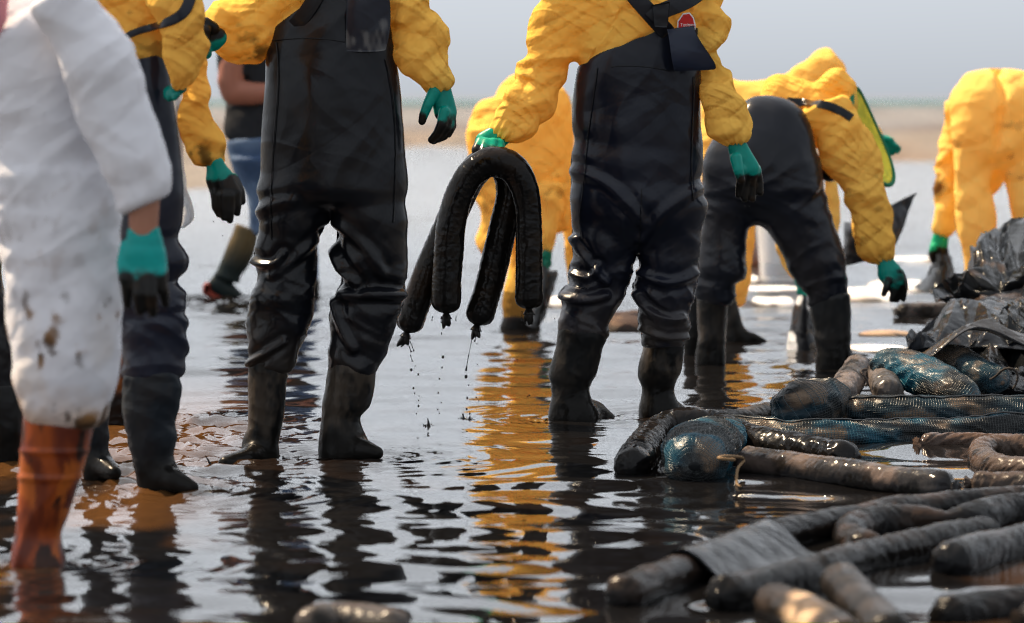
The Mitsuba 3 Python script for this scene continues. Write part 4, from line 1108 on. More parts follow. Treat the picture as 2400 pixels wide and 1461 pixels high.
# ------------------------------------------------------------------ bent worker behind the held booms
def worker_bent():
    k, Y = 'person_007', 17.6
    tag(k, 'blurred worker in yellow suit bent over behind the hanging booms', 'person')
    back = Limb([((1187, 176), (1350, 215)), ((1145, 213), (1352, 265)), ((1116, 219), (1350, 330)), ((1099, 243), (1345, 380))], Y, 0.7, 0.03)
    blob = Limb(rows((214, 1118, 1310), (244, 1100, 1335), (278, 1092, 1345), (350, 1094, 1352), (400, 1100, 1352), (450, 1118, 1350), (500, 1150, 1345), (530, 1190, 1340), (548, 1255, 1335)), Y, 0.75, 0.03)
    top = Limb([((1150, 212), (1180, 300)), ((1188, 180), (1215, 300)), ((1230, 160), (1260, 300)), ((1290, 190), (1320, 300))], Y + 0.1, 0.9, 0.03)
    armL = Limb(rows((300, 1094, 1180), (400, 1100, 1185), (477, 1122, 1190), (520, 1131, 1192), (540, 1124, 1190), (556, 1118, 1188), (587, 1122, 1182), (604, 1132, 1175), (625, 1140, 1168)), Y - 0.1, 0.85, 0.012)
    legL = Limb(rows((430, 1160, 1290), (500, 1178, 1285), (604, 1195, 1275), (650, 1188, 1270), (690, 1178, 1266), (720, 1178, 1262), (752, 1180, 1258)), Y, 0.9, 0.01)
    legR = Limb(rows((430, 1290, 1380), (545, 1318, 1380), (600, 1324, 1378), (668, 1332, 1375), (700, 1335, 1372)), Y + 0.4, 0.9, 0.01)
    arm = Limb(rows((430, 1262, 1320), (500, 1268, 1318), (540, 1270, 1308), (570, 1270, 1300), (592, 1272, 1294)), Y - 0.15, 0.9, 0.01)
    V, F = body([blob, top, armL, legL, legR, arm], 0.03, 0.0095)
    V = tyvek_folds(V, F, 151, 0.75, 5.5, (armL, arm), 0.006)
    add(k + '__suit', (V, F), 'soft_suit_cloth', suit_col(68, np.array(YEL) * np.array([1.0, 1.0, 1.05]), grime=0.4, low=0.12))
    rb = (0.09, 0.022, 0.012)
    simple_boot(k + '__boot', ((735, 1182, 1258), (755, 1178, 1260), (785, 1178, 1262), (800, 1178, 1262)), Y, [(1195, 775, 22), (1245, 778, 22)], 155, 0.2, rb)
    simple_boot(k + '__boot_001', ((690, 1334, 1374), (720, 1334, 1375), (750, 1332, 1378)), Y + 0.4, None, 156, 0.2, rb)
    gl = hand(Y - 0.15, [(1283, 590, 12), (1280, 603, 14), (1279, 612, 13)], [[(1272, 612, 5), (1271, 624, 4.5), (1274, 632, 4)], [(1278, 616, 5, -0.02), (1278, 628, 4.5, -0.02), (1280, 636, 4)], [(1284, 616, 5), (1285, 628, 4.5), (1286, 634, 4)], [(1289, 612, 5, 0.02), (1290, 622, 4.5, 0.02)], [(1271, 600, 6, -0.02), (1267, 612, 5, -0.02)]], 0.006)
    add(k + '__glove', gl, 'glove_rubber', (0.0, 0.13, 0.08))
    gl = hand(Y - 0.1, [(1154, 622, 12), (1154, 640, 15), (1155, 652, 14)], [[(1146, 652, 5), (1146, 668, 4.5)], [(1152, 655, 5, -0.02), (1152, 672, 4.5, -0.02)], [(1158, 655, 5), (1158, 671, 4.5)], [(1164, 650, 5, 0.02), (1165, 664, 4.5, 0.02)], [(1145, 636, 6, -0.02), (1139, 650, 5, -0.02)]], 0.006)
    add(k + '__glove_001', gl, 'glove_rubber', OIL)
    head_under_hood(k + '__face', 1200, 430, Y + 0.6, 1)
    S = Y - 0.2
    gr = [[at(1268, 622, S), at(1280, 626, S - 0.03), at(1292, 640, S)], [at(1258, 680, S), at(1276, 680, S - 0.08), at(1306, 650, S)], [at(1232, 760, S), at(1258, 768, S - 0.08), at(1272, 752, S)]]
    add('oily_sheet_001', sheet(gr, 40, 40, 0.004, lambda V: 0.015 * crumple(V, 9, 17, 2)), 'wet_oil', (0.008, 0.008, 0.008), label='black oily sheet hanging from the glove behind the held booms', cat='sheet')


# ------------------------------------------------------------------ passer-by in jeans
def man_in_jeans():
    k, Y = 'person_008', 20.3
    tag(k, 'person in black t-shirt, blue jeans and olive rubber boots walking in the background', 'person')
    skin = (0.33, 0.125, 0.075)
    arm = body([Chain([(545, 150, 30), (540, 190, 31), (548, 216, 31), (590, 220, 27), (640, 218, 22), (690, 215, 18)], Y - 0.15, 0.8)] + [Chain([(690, 213, 16), (706, 212, 17)], Y - 0.15, 0.6)] + [Chain([(706, 204 + 6 * i, 5), (722 - 2 * i, 203 + 6 * i, 4.5), (732 - 3 * i, 206 + 6 * i, 4)], Y - 0.15) for i in range(4)] + [Chain([(695, 203, 5), (704, 194, 4.5)], Y - 0.15)] + [Chain([(640, -40, 34), (640, 20, 32)], Y), Chain([(640, -95, 42), (645, -65, 36)], Y)], 0.012, 0.009)
    add(k + '__body', arm, 'skin', lambda V: lerp3(skin, (0.25, 0.09, 0.055), fbm(V * 9, 2, 3)))
    head_under_hood(k + '__face', 648, -75, Y - 0.02, -1)
    hair = body([Chain([(640, -115, 50), (650, -90, 44)], Y + 0.03, 1.0)], 0.01, 0.01, [(at(648, -75, Y), np.array([0, -0.6, -0.8]))])
    add(k + '__hair', hair, 'matte', (0.012, 0.009, 0.007))
    V, F = body([Limb(rows((-30, 610, 680), (0, 545, 730), (60, 520, 745), (150, 535, 735), (240, 532, 730), (300, 527, 735), (332, 526, 735)), Y, 0.6, 0.03), Limb([((520, 20), (590, 10)), ((508, 110), (590, 110)), ((510, 178), (586, 176))], Y - 0.12, 0.8, 0.01)], 0.03, 0.0095)
    V = wader_folds(V, F, 161, 0.8, (1.0,), 0.2)
    add(k + '__shirt', (V, F), 'matte', (0.012, 0.013, 0.016))
    V, F = body([Limb(rows((322, 529, 730), (350, 533, 725), (400, 550, 715), (440, 575, 700)), Y, 0.7, 0.02), Limb([((540, 370), (660, 370)), ((560, 410), (655, 410)), ((580, 460), (650, 460)), ((584, 510), (640, 510)), ((580, 548), (625, 552))], Y - 0.05, 0.9, 0.01), Limb([((620, 380), (720, 380)), ((660, 480), (735, 480)), ((690, 600), (745, 600)), ((700, 690), (745, 690))], Y + 0.2, 0.9, 0.01)], 0.02, 0.0095)
    V = wader_folds(V, F, 165, 0.9, (0.55,), 0.1)
    add(k + '__jeans', (V, F), 'matte', lambda V: lerp3((0.035, 0.065, 0.13), (0.085, 0.13, 0.21), sstep(0.3, 0.7, fbm(V * 7, 3, 4))))
    bt = body([Limb([((553, 520), (603, 545)), ((545, 545), (600, 575)), ((532, 575), (592, 605)), ((520, 605), (578, 632)), ((510, 630), (566, 645)), ((500, 648), (563, 662))], Y - 0.05, 0.9, 0.01), Chain([(510, 668, 22), (535, 684, 21), (566, 702, 12), (580, 708, 8)], Y - 0.05, 0.8)], 0.02, 0.008)
    add(k + '__boot', bt, 'boot_rubber', lambda V: lerp3((0.012, 0.018, 0.018), (0.085, 0.062, 0.03), sstep(0.14, 0.36, V[:, 2] + 0.1 * (fbm(V * 9, 3, 6) - 0.5))))
    sole = body([Chain([(486, 672, 11), (484, 684, 10), (510, 700, 9), (550, 713, 8), (576, 716, 6)], Y - 0.05, 2.2)], 0.01, 0.008)
    add(k + '__boot__sole', sole, 'boot_rubber', (0.16, 0.03, 0.02))
    simple_boot(k + '__boot_001', ((655, 698, 748), (690, 700, 748), (730, 704, 748), (760, 704, 748)), Y + 0.2, [(735, 712, 16), (770, 716, 10)], 167, 0.4, (0.05, 0.04, 0.022))
    BOOTS.append((at(540, 715, Y)[0], Y, 0.12, 3.0))


# ------------------------------------------------------------------ pair of legs at the left edge
def worker_edge():
    k, Y = 'person_009', 11.2
    tag(k, 'worker in black waders cut off by the left edge, behind the white suit', 'person')
    V, F = body([Limb(rows((560, -140, 15), (655, -130, 12), (720, -120, 22), (800, -110, 32), (870, -105, 40), (915, -100, 45)), Y, 0.9, 0.01), Limb(rows((480, -260, -80), (700, -240, -125), (915, -235, -130)), Y + 0.2, 0.9, 0.01), Limb(rows((130, -230, -60), (300, -245, -40), (480, -255, -5), (580, -240, 5)), Y + 0.05, 0.7, 0.03)], 0.03, 0.0085)
    V = wader_folds(V, F, 171, 1.0, (0.45, 0.33), 0.1)
    add(k + '__waders', (V, F), 'rubber_cloth', wader_col(93, mud=0.1))
    simple_boot(k + '__boot', ((900, -95, 44), (960, -88, 55), (1000, -85, 58), (1040, -80, 52), (1080, -80, 50), (1110, -80, 50)), Y, [(-20, 1060, 45), (-60, 1075, 25, -0.1)], 175, 0.1, h=0.007)
    simple_boot(k + '__boot_001', ((900, -228, -135), (1000, -225, -135), (1090, -225, -130)), Y + 0.2, [(-190, 1060, 35), (-230, 1070, 20, -0.1)], 176, 0.1)
    V, F = body([Limb(rows((-240, -220, -90), (-190, -280, -20), (-100, -290, -15), (200, -260, -50)), Y + 0.05, 0.6, 0.03), Limb(rows((-170, -320, -230), (100, -340, -250), (380, -330, -265)), Y, 0.8, 0.02), Chain([(-155, -330, 85), (-155, -260, 75)], Y, 1)], 0.03, 0.011)
    V = tyvek_folds(V, F, 177, 0.9, 7)
    add(k + '__jacket', (V, F), 'suit_cloth', suit_col(98))
    head_under_hood(k + '__face', -155, -310, Y - 0.07, -1)


# ------------------------------------------------------------------ booms
BOOM = (0.007, 0.0066, 0.0066)


def boom_col(seed, base=BOOM, pale=(0.09, 0.06, 0.043), amount=0.5, tan=None):
    def f(V):
        n = fbm(V * np.array([7, 7, 9]), 4, seed)
        c = lerp3(np.array(base) * 0.7, np.array(base) * 1.3, fbm(V * 22, 3, seed + 1))
        c = lerp3(c, pale, amount * sstep(0.42, 0.68, n) * sstep(0.0, 0.05, V[:, 2] if seed < 900 else V[:, 2] * 0 + 1))
        if tan is not None:
            d = np.linalg.norm(V - tan, axis=1)
            c = lerp3(c, (0.48, 0.33, 0.2), sstep(0.16, 0.05, d + 0.14 * (fbm(V * 30, 3, seed + 5) - 0.5)))
        return lerp3(c, OIL, sstep(0.55, 0.66, fbm(V * 13, 3, seed + 3)) * 0.85)
    return f


def boom_mesh(P, r, seed, knot=(True, True), wr=1.0, n=None, sides=40, pinch=(), flat=1.0):
    """A filled cloth sausage along P: rounded ends drawn in to a tied tuft, puckers and ring wrinkles."""
    L0 = np.linalg.norm(np.diff(spline(P, 60), axis=0), axis=1).sum()
    n = n or int(max(60, L0 / 0.0055))
    c = spline(P, n)
    s = np.r_[0, np.cumsum(np.linalg.norm(np.diff(c, axis=0), axis=1))]
    L = s[-1]
    rr = np.full(n, r) * (1 + 0.10 * (fbm(np.stack([s * 5, s * 0, s * 0 + seed], -1), 2, seed) - 0.5) * 2)
    for side, k in enumerate(knot):
        d = s if side == 0 else L - s
        cap = np.sqrt(np.clip(1 - (1 - np.clip((d - 0.018 * k) / (r * 0.95), 0, 1)) ** 2.4, 0.02, 1))
        rr = rr * cap
        if k:
            rr = np.where(d < 0.018, 0.009 + 0.010 * np.clip(1 - d / 0.018, 0, 1), np.maximum(rr, 0.009))
    for pz in pinch:
        rr *= 1 - 0.32 * np.exp(-((s - pz * L) / 0.03) ** 2)
    ang = np.arange(sides) * 2 * np.pi / sides
    S, A = np.meshgrid(s, ang, indexing='ij')
    tw = 0.6 * np.sin(S * 3 + seed)
    cyl = lambda fs, fa, o: np.stack([S * fs + o, np.cos(A + tw * 0.3) * fa, np.sin(A + tw * 0.3) * fa], -1)  # noqa: E731
    off = 0.0062 * wr * (ridges(cyl(46, 1.0, seed) + np.stack([2.2 * np.sin(A + seed), 0 * A, 0 * A], -1), seed, 1.4) - 0.4)
    off = off + 0.007 * (fbm(cyl(9, 1.2, seed), 2, seed + 1) - 0.5) + 0.0028 * wr * (ridges(cyl(110, 2.5, seed), seed + 3) - 0.4)
    end = np.exp(-np.minimum(S + (0 if knot[0] else 9), L - S + (0 if knot[1] else 9)) / (0.7 * r))
    off = off + 0.006 * end * np.cos(A * 9 + 2 * np.sin(A * 2 + seed)) * (rr[:, None] / r)
    off = off * np.clip(rr[:, None] / r * 1.3, 0.15, 1)
    return loft(c, rr, sides, off, flat)


NBOOM = [0]


def boom(pts, r, seed, label, z=0.02, bsdf='boom_cloth', col=None, knot=(True, True), wr=1.0, pinch=(), group=None):
    P = [on(p[0], p[1], p[2] if len(p) > 2 else z) for p in pts]
    key = 'absorbent_boom' + ('' if NBOOM[0] == 0 else '_%03d' % NBOOM[0])
    NBOOM[0] += 1
    V, F = boom_mesh(P, r, seed, knot, wr, pinch=pinch)
    add(key, (V, F), bsdf, col or boom_col(seed), label=label, cat='boom', group=group)
    return key, P


def held_booms():
    Y = 12.42
    g = 'booms hanging from the raised glove'
    for i, (pts, Yb, lab) in enumerate((
        ([(1046, 748), (1047, 680), (1050, 600), (1056, 530), (1072, 470), (1100, 415), (1135, 385), (1170, 380), (1205, 398), (1228, 440), (1238, 500), (1240, 580), (1240, 660), (1239, 738)], Y, 'front oily boom draped over the glove like an arch, ends hanging straight'),
        ([(950, 792), (965, 745), (985, 690), (1015, 610), (1050, 530), (1085, 450), (1120, 395), (1160, 375), (1185, 400), (1196, 450), (1184, 510), (1168, 580), (1148, 660), (1125, 735), (1115, 775)], Y + 0.09, 'rear oily boom draped over the glove, ends swinging to the left'))):
        P = np.array([at(x, y, Yb) for x, y in pts])
        V, F = boom_mesh(P, 0.0455 + 0.002 * i, 901 + i, sides=48, wr=0.38, n=420)
        key = 'absorbent_boom' + ('' if NBOOM[0] == 0 else '_%03d' % NBOOM[0])
        NBOOM[0] += 1
        add(key, (V, F), 'oily_cloth', boom_col(901 + i, (0.005, 0.0047, 0.0047), (0.02, 0.012, 0.007), 0.5), label=lab, cat='boom', group=g)
        # tied cloth tufts at the ends
        for j, (e, d) in enumerate(((P[0], P[0] - P[1]), (P[-1], P[-1] - P[-2]))):
            d = d / np.linalg.norm(d)
            r2 = np.random.default_rng(5 + 7 * i + j)
            parts = []
            for q in range(4):
                side = np.array([r2.normal(), r2.normal() * 0.6, 0.2 * r2.normal()]) * 0.5
                parts.append(loft(np.array([e - d * 0.012, e + d * 0.008 + side * 0.007, e + d * 0.018 + side * 0.015, e + d * (0.022 + 0.012 * r2.random()) + side * 0.02]), np.array([0.013, 0.011, 0.008, 0.003]), 9))
            add(key + '__tied_end' + ('' if j == 0 else '_001'), joined(parts), 'wet_oil', OIL)
    # strands and drops of oil falling from the ends
    r2 = np.random.default_rng(41)
    strands = [[(951, 795), (957, 808), (962, 820), (964, 826)], [(961, 800), (966, 812), (970, 824)], [(962, 832), (964, 840), (967, 848)], [(1034, 742), (1034, 750), (1034, 758)], [(1069, 742), (1068, 752)], [(1109, 780), (1105, 800), (1101, 820), (1097, 840), (1094, 858), (1092, 870)], [(1117, 778), (1115, 790), (1113, 800)], [(1224, 730), (1223, 745), (1223, 754)], [(1014, 742), (1012, 752)]]
    SL = ['branching oil thread at the leftmost boom end, its left branch', 'branching oil thread at the leftmost boom end, its right branch', 'loose oil thread in mid air below the leftmost boom end', 'short oil thread below the tied end of the front left boom leg', 'oil thread at the right corner of the front left boom end',
          'longest oil thread, trailing from the third boom end', 'short oil thread beside the longest one', 'oil thread at the rightmost boom end', 'oil thread at the left corner of the front left boom end']
    for i, st in enumerate(strands):
        P = np.array([at(x, y, Y - 0.02 + (0.1 if x < 1000 or 1090 < x < 1125 else 0)) for x, y in st])
        c = spline(P, 24)
        t = np.linspace(0, 1, 24)
        rad = 0.0019 - 0.0010 * np.sin(t * np.pi) + 0.0016 * np.exp(-((t - 0.95) / 0.06) ** 2) + 0.0008 * np.exp(-((t - 0.6) / 0.05) ** 2)
        add('oil_strand' + ('' if i == 0 else '_%03d' % i), loft(c, rad, 8), 'wet_oil', OIL, label=SL[i], cat='oil')
    drops = [(941, 812, 2.4), (964, 867, 4), (980, 878, 2.8), (973, 858, 1.6), (969, 910, 3), (972, 922, 2), (981, 952, 3), (981, 939, 2), (982, 928, 1.8), (976, 970, 2), (1038, 837, 4), (1036, 862, 2.4), (1035, 783, 1.8), (1035, 780, 1.5), (1030, 888, 2.6), (1027, 921, 2.4), (1034, 944, 1.8), (1026, 960, 2.2), (1030, 969, 1.8), (1092, 883, 4.6), (1098, 903, 2.2), (1095, 933, 3), (1116, 932, 2), (1122, 940, 1.8), (1094, 959, 3), (1101, 970, 2.4), (1085, 972, 3), (1112, 800, 2), (1118, 806, 1.6), (1119, 855, 1.6), (1232, 757, 2), (1224, 762, 1.6), (1224, 787, 1.8), (1212, 843, 2), (1240, 927, 2.2), (1237, 930, 1.6), (1300, 747, 1.6), (500, 520, 1.8), (522, 553, 1.8), (522, 612, 2), (534, 645, 1.8), (1793, 531, 2), (1746, 484, 1.6), (1756, 485, 1.6)]
    ic = trimesh.creation.icosphere(2)
    for i, (x, y, s) in enumerate(drops):
        v = np.array(ic.vertices) * np.array([1, 1, 1.15 + 0.3 * r2.random()]) * s * 0.8 * Y / FPX
        v[:, 2] += 0.0
        add('oil_drop' + ('' if i == 0 else '_%03d' % i), (v + at(x, y, Y + 0.05 * r2.normal()), ic.faces), 'wet_oil', OIL, label='tiny black oil drop falling through the air', cat='drop', group='falling oil drops')


def netting(c, rad, seed, da=34, ds=0.011, cord=0.0010, slack=1.0, jitter=0.5, flat=1.0, offset=None):
    """Knitted cords round and along a bag: one mesh of thin three-sided cords on the bag's skin."""
    t, a, b = frames(c)
    s = np.r_[0, np.cumsum(np.linalg.norm(np.diff(c, axis=0), axis=1))]
    L = s[-1]

    def skin(S, A):
        C = np.stack([np.interp(S, s, c[:, i]) for i in range(3)], -1)
        a_, b_ = np.stack([np.interp(S, s, a[:, i]) for i in range(3)], -1), np.stack([np.interp(S, s, b[:, i]) for i in range(3)], -1)
        R = np.interp(S, s, rad) + (offset(S, A) if offset is not None else 0) + cord * 0.7
        return C + R[..., None] * (np.cos(A)[..., None] * a_ + flat * np.sin(A)[..., None] * b_)
    parts = []
    nr = int(L / ds)
    ang = np.linspace(0, 2 * np.pi, 57)
    for i in range(nr):
        s0 = (i + 0.5) / nr * L
        S = s0 + jitter * ds * (np.sin(ang * 3 + i) * 0.15 + np.sin(ang * 2 + seed + i * 0.2) * 0.4 + 1.6 * (noise(np.stack([np.cos(ang) * 1.2, np.sin(ang) * 1.2, ang * 0 + s0 * 9], -1), seed) - 0.5))
        parts.append(thin_tube(skin(np.clip(S, 0, L), ang), cord))
    m = int(L / 0.010)
    for j in range(da):
        S = np.linspace(0, L, m)
        parts.append(thin_tube(skin(S, j / da * 2 * np.pi + 0.35 * np.sin(S * 6 + seed) + 0.03 * np.sin(S * 90 + j)), cord * 0.85))
    return joined(parts)


def thin_tube(p, r, sides=3):
    t = np.gradient(p, axis=0)
    t /= np.linalg.norm(t, axis=1, keepdims=True) + 1e-12
    a = np.cross(t, np.where(np.abs(t[:, 2:]) < 0.9, [0, 0, 1.0], [1.0, 0, 0]))
    a /= np.linalg.norm(a, axis=1, keepdims=True) + 1e-12
    b = np.cross(t, a)
    ang = np.arange(sides) * 2 * np.pi / sides
    v = (p[:, None] + r * (np.cos(ang)[None, :, None] * a[:, None] + np.sin(ang)[None, :, None] * b[:, None])).reshape(-1, 3)
    i, j = np.meshgrid(np.arange(len(p) - 1), np.arange(sides), indexing='ij')
    q = np.stack([i * sides + j, (i + 1) * sides + j, (i + 1) * sides + (j + 1) % sides, i * sides + (j + 1) % sides], -1).reshape(-1, 4)
    return v, np.vstack([q[:, [0, 1, 2]], q[:, [0, 2, 3]]])


NBAG = [0]


def net_bag(P, r, seed, label, teal=0.5, flat=0.85, da=34, ds=0.011, lump=0.012, seam=None, ends=(True, True)):
    P = np.asarray(P)
    L0 = np.linalg.norm(np.diff(spline(P, 60), axis=0), axis=1).sum()
    n = max(60, int(L0 / 0.008))
    c = spline(P, n)
    s = np.r_[0, np.cumsum(np.linalg.norm(np.diff(c, axis=0), axis=1))]
    L = s[-1]
    rad = np.full(n, float(r)) if np.ndim(r) == 0 else np.interp(s / L, np.linspace(0, 1, len(r)), r)
    for side, k in enumerate(ends):
        if k:
            d = s if side == 0 else L - s
            rad = rad * np.sqrt(np.clip(1 - (1 - np.clip(d / (rad.max() * 0.9), 0, 1)) ** 2.2, 0.03, 1))

    def off(S, A):
        q = np.stack([S * 8, np.cos(A) * 0.9, np.sin(A) * 0.9 + seed], -1)
        return 1.6 * lump * (fbm(q, 3, seed) - 0.5) * 2 + 0.012 * (ridges(np.stack([S * 14 + 1.5 * np.cos(A + seed), np.cos(A) * 1.3, np.sin(A) * 1.3], -1), seed + 2) - 0.4)
    A, sides = None, 48
    ang = np.arange(sides) * 2 * np.pi / sides
    S, A = np.meshgrid(s, ang, indexing='ij')
    V, F = loft(c, rad, sides, off(S, A) * np.clip(rad[:, None] / rad.max() * 1.2, 0.1, 1), flat)
    key = 'net_bag' + ('' if NBAG[0] == 0 else '_%03d' % NBAG[0])
    NBAG[0] += 1
    tag(key, label, 'net bag')

    def col(V):
        n1 = fbm(V * np.array([8, 6, 8]), 3, seed + 5)
        q = lerp3((0.007, 0.008, 0.009), (0.003, 0.05, 0.085), teal * sstep(0.42, 0.62, n1))
        return lerp3(q, (0.13, 0.09, 0.06), 0.85 * sstep(0.53, 0.62, fbm(V * 11, 3, seed + 6)))
    add(key + '__filling', (V, F), 'boom_cloth', col)
    sc = lambda S, A: off(S, A) * np.clip(np.interp(S, s, rad) / rad.max() * 1.2, 0.1, 1)  # noqa: E731
    V, F = netting(c, rad, seed, int(da * 1.5), ds * 0.68, 0.0010, flat=flat, offset=sc)
    add(key + '__netting', (V, F), 'net_cord', lambda V: lerp3((0.022, 0.026, 0.027), (0.008, 0.09, 0.14), np.clip(teal * 1.4, 0, 1) * sstep(0.4, 0.62, fbm(V * np.array([8, 6, 8]), 3, seed + 5))), kind='stuff')
    if seam is not None:
        S = np.linspace(0.02, 0.98, 90) * L
        A = np.full(90, seam) + 0.25 * np.sin(S * 5 + seed)
        t, a, b = frames(c)
        C = np.stack([np.interp(S, s, c[:, i]) for i in range(3)], -1)
        a_, b_ = [np.stack([np.interp(S, s, w[:, i]) for i in range(3)], -1) for w in (a, b)]
        R = np.interp(S, s, rad) + sc(S, A) + 0.003
        add(key + '__seam_cord', loft(C + R[:, None] * (np.cos(A)[:, None] * a_ + flat * np.sin(A)[:, None] * b_), np.full(90, 0.0034), 8), 'net_cord', (0.006, 0.007, 0.008))
    return key


def floor_booms():
    W = lambda pts, z: [on(x, y, z) for x, y in pts]  # noqa: E731
    brown = (0.075, 0.042, 0.025)
    boom([(1478, 1098, .015), (1500, 1065, .02), (1530, 1030, .03), (1572, 1006, .05), (1622, 998, .06), (1672, 1006, .05), (1725, 1026, .035), (1800, 1046, .03), (1900, 1064, .02), (1990, 1082, .015)], 0.050, 13, 'black glistening boom bent like an arch around the near net ball', bsdf='oily_cloth', col=boom_col(913, (0.005, 0.005, 0.0055), (0.016, 0.011, 0.008), 0.3), wr=1.4)
    boom([(1728, 1080), (1800, 1088), (1900, 1101), (2000, 1114), (2100, 1127), (2190, 1138), (2243, 1143)], 0.041, 14, 'grey shiny boom pointing right from the near net ball', z=0.03, bsdf='oily_cloth', col=boom_col(14, (0.022, 0.021, 0.022), (0.15, 0.11, 0.09), 0.85), wr=0.7)
    boom([(2148, 1042), (2250, 1040), (2350, 1042), (2480, 1046)], 0.030, 15, 'brown straight boom below the long net bag at right edge', z=0.012, col=boom_col(15, (0.06, 0.042, 0.034), brown, 0.8))
    boom([(2500, 1062), (2400, 1052), (2330, 1052), (2300, 1070), (2330, 1092), (2420, 1104), (2500, 1112)], 0.036, 16, 'brown boom bent in a tight curve at the right edge', z=0.02, col=boom_col(16, (0.06, 0.044, 0.036), brown, 0.7))
    boom([(2262, 1133), (2350, 1136), (2500, 1142)], 0.034, 17, 'short brown-grey boom end at right edge, right of the shiny grey boom tip', z=0.015, col=boom_col(17, (0.05, 0.04, 0.035), brown, 0.6))
    k7, P7 = boom([(1448, 1402), (1520, 1372), (1600, 1342), (1700, 1305), (1830, 1258), (1950, 1232), (2100, 1206), (2250, 1188), (2480, 1172)], 0.041, 18, 'longest dark boom, partly wrapped by a slick black sheet', z=0.022, col=boom_col(18, (0.0055, 0.0052, 0.0055), brown, 0.3), wr=0.8)
    boom([(2078, 1284), (2028, 1286), (1996, 1270), (1998, 1246), (2046, 1230), (2120, 1224), (2200, 1224), (2262, 1220), (2330, 1204), (2480, 1190)], 0.039, 19, 'dark boom hooked back on itself beside the longest boom', z=0.022, col=boom_col(19, (0.0055, 0.0052, 0.0055), brown, 0.32), pinch=(0.62,))
    boom([(1668, 1404), (1740, 1390), (1830, 1368), (1900, 1350), (2000, 1316), (2150, 1284), (2250, 1264), (2335, 1250)], 0.041, 20, 'dark boom with a kink in the middle, nearest end low at centre right', z=0.022, col=boom_col(20, (0.005, 0.0048, 0.005), (0.03, 0.02, 0.014), 0.3), wr=0.8, pinch=(0.33,))
    boom([(2212, 1322), (2270, 1305), (2340, 1286), (2420, 1266), (2520, 1242)], 0.043, 21, 'boom with a wrinkled glossy tied end at right, above the brown water', z=0.024, bsdf='oily_cloth', col=boom_col(21, (0.007, 0.007, 0.0078), (0.04, 0.029, 0.024), 0.35))
    boom([(1965, 1358), (1995, 1392), (2030, 1430), (2090, 1500)], 0.043, 22, 'grey-brown boom slanting towards us at the bottom edge', z=0.030, col=boom_col(22, (0.016, 0.014, 0.013), (0.04, 0.03, 0.024), 0.5), wr=0.6)
    kt, Pt = boom([(1788, 1408), (1840, 1424), (1900, 1452), (1990, 1510)], 0.041, 23, 'boom with a pale tan worn patch at the bottom edge', z=0.024, col=boom_col(23, (0.017, 0.013, 0.011), (0.07, 0.047, 0.031), 0.5, tan=on(1875, 1420, 0.06)), wr=0.6)
    boom([(2195, 1446), (2290, 1430), (2400, 1416), (2520, 1402)], 0.036, 24, 'brown-black boom lowest at the bottom right', z=0.016, col=boom_col(24, (0.005, 0.0048, 0.005), brown, 0.3))
    boom([(2385, 1452), (2450, 1445), (2540, 1436)], 0.034, 25, 'dark boom stub in the bottom right corner', z=0.02, col=boom_col(25))
    boom([(728, 1478), (790, 1464), (850, 1466), (930, 1486)], 0.040, 26, 'grey boom just showing at the bottom edge left of centre', z=0.012, col=boom_col(26, (0.05, 0.045, 0.042), (0.1, 0.075, 0.065), 0.5))
    boom([(1972, 935, .05), (1985, 905, .07), (2000, 880, .09), (2012, 862, .10)], 0.047, 27, 'left of two greyish boom ends between the net bags', col=boom_col(27, (0.055, 0.05, 0.048), (0.16, 0.13, 0.12), 0.7), wr=1.2)
    boom([(2085, 930, .05), (2075, 905, .07), (2062, 885, .08), (2050, 868, .08)], 0.047, 28, 'right of two greyish boom ends between the net bags', col=boom_col(28, (0.05, 0.046, 0.044), (0.15, 0.125, 0.115), 0.7), wr=1.2)
    boom([(2098, 732), (2150, 730), (2215, 728), (2270, 728)], 0.037, 29, 'grey ribbed boom lying in front of the sheet pile', z=0.03, col=boom_col(29, (0.07, 0.064, 0.062), (0.12, 0.105, 0.10), 0.6), wr=1.6)
    boom([(1840, 962), (1780, 975), (1720, 985), (1650, 992)], 0.036, 30, 'small wet boom tip beside the round net sack', z=0.005, col=boom_col(30, (0.03, 0.027, 0.025), (0.2, 0.15, 0.12), 0.6))

    net_bag([on(1628, 1094, .045), on(1632, 1066, .06), on(1650, 1046, .06), on(1690, 1028, .05), on(1730, 1018, .04)], [0.085, 0.098, 0.088, 0.07, 0.05], 3, 'near round teal net ball with a tied rope, left of the shiny grey boom', 0.6, 0.82, 40, 0.010)
    net_bag(W([(1672, 1004), (1760, 1016), (1860, 1024), (1980, 1024), (2100, 1018), (2220, 1014), (2340, 1012), (2520, 1012)], 0.02), 0.052, 4, 'long flat net bag nearest to us, running to the right edge', 0.65, 0.85, 30, 0.012, seam=1.45, ends=(True, False))
    net_bag(W([(1955, 962), (2050, 964), (2150, 966), (2260, 966), (2380, 966), (2520, 968)], 0.03), 0.056, 5, 'dark net bag with a rope seam, second from us on the right', 0.18, 0.85, 32, 0.012, seam=1.2, ends=(True, False))
    net_bag([on(1868, 965, .03), on(1878, 957, .05), on(1900, 948, .06), on(1945, 944, .05)], [0.075, 0.086, 0.085, 0.07], 6, 'dark round net sack at the left end of the net bags', 0.25, 0.9, 40, 0.010, seam=1.9)
    net_bag([at(2056, 862, 13.4), at(2110, 862, 13.3), at(2170, 884, 13.15), at(2230, 912, 13.0), at(2290, 935, 12.9)], [0.062, 0.078, 0.08, 0.066, 0.055], 7, 'thick teal net bag lying across the pile of bags', 0.75, 0.85, 36, 0.011)
    net_bag([at(2190, 852, 13.6), at(2240, 856, 13.5), at(2300, 878, 13.4), at(2350, 898, 13.3)], [0.06, 0.072, 0.07, 0.05], 8, 'grey net bag behind the thick teal one', 0.25, 0.85, 34, 0.011)
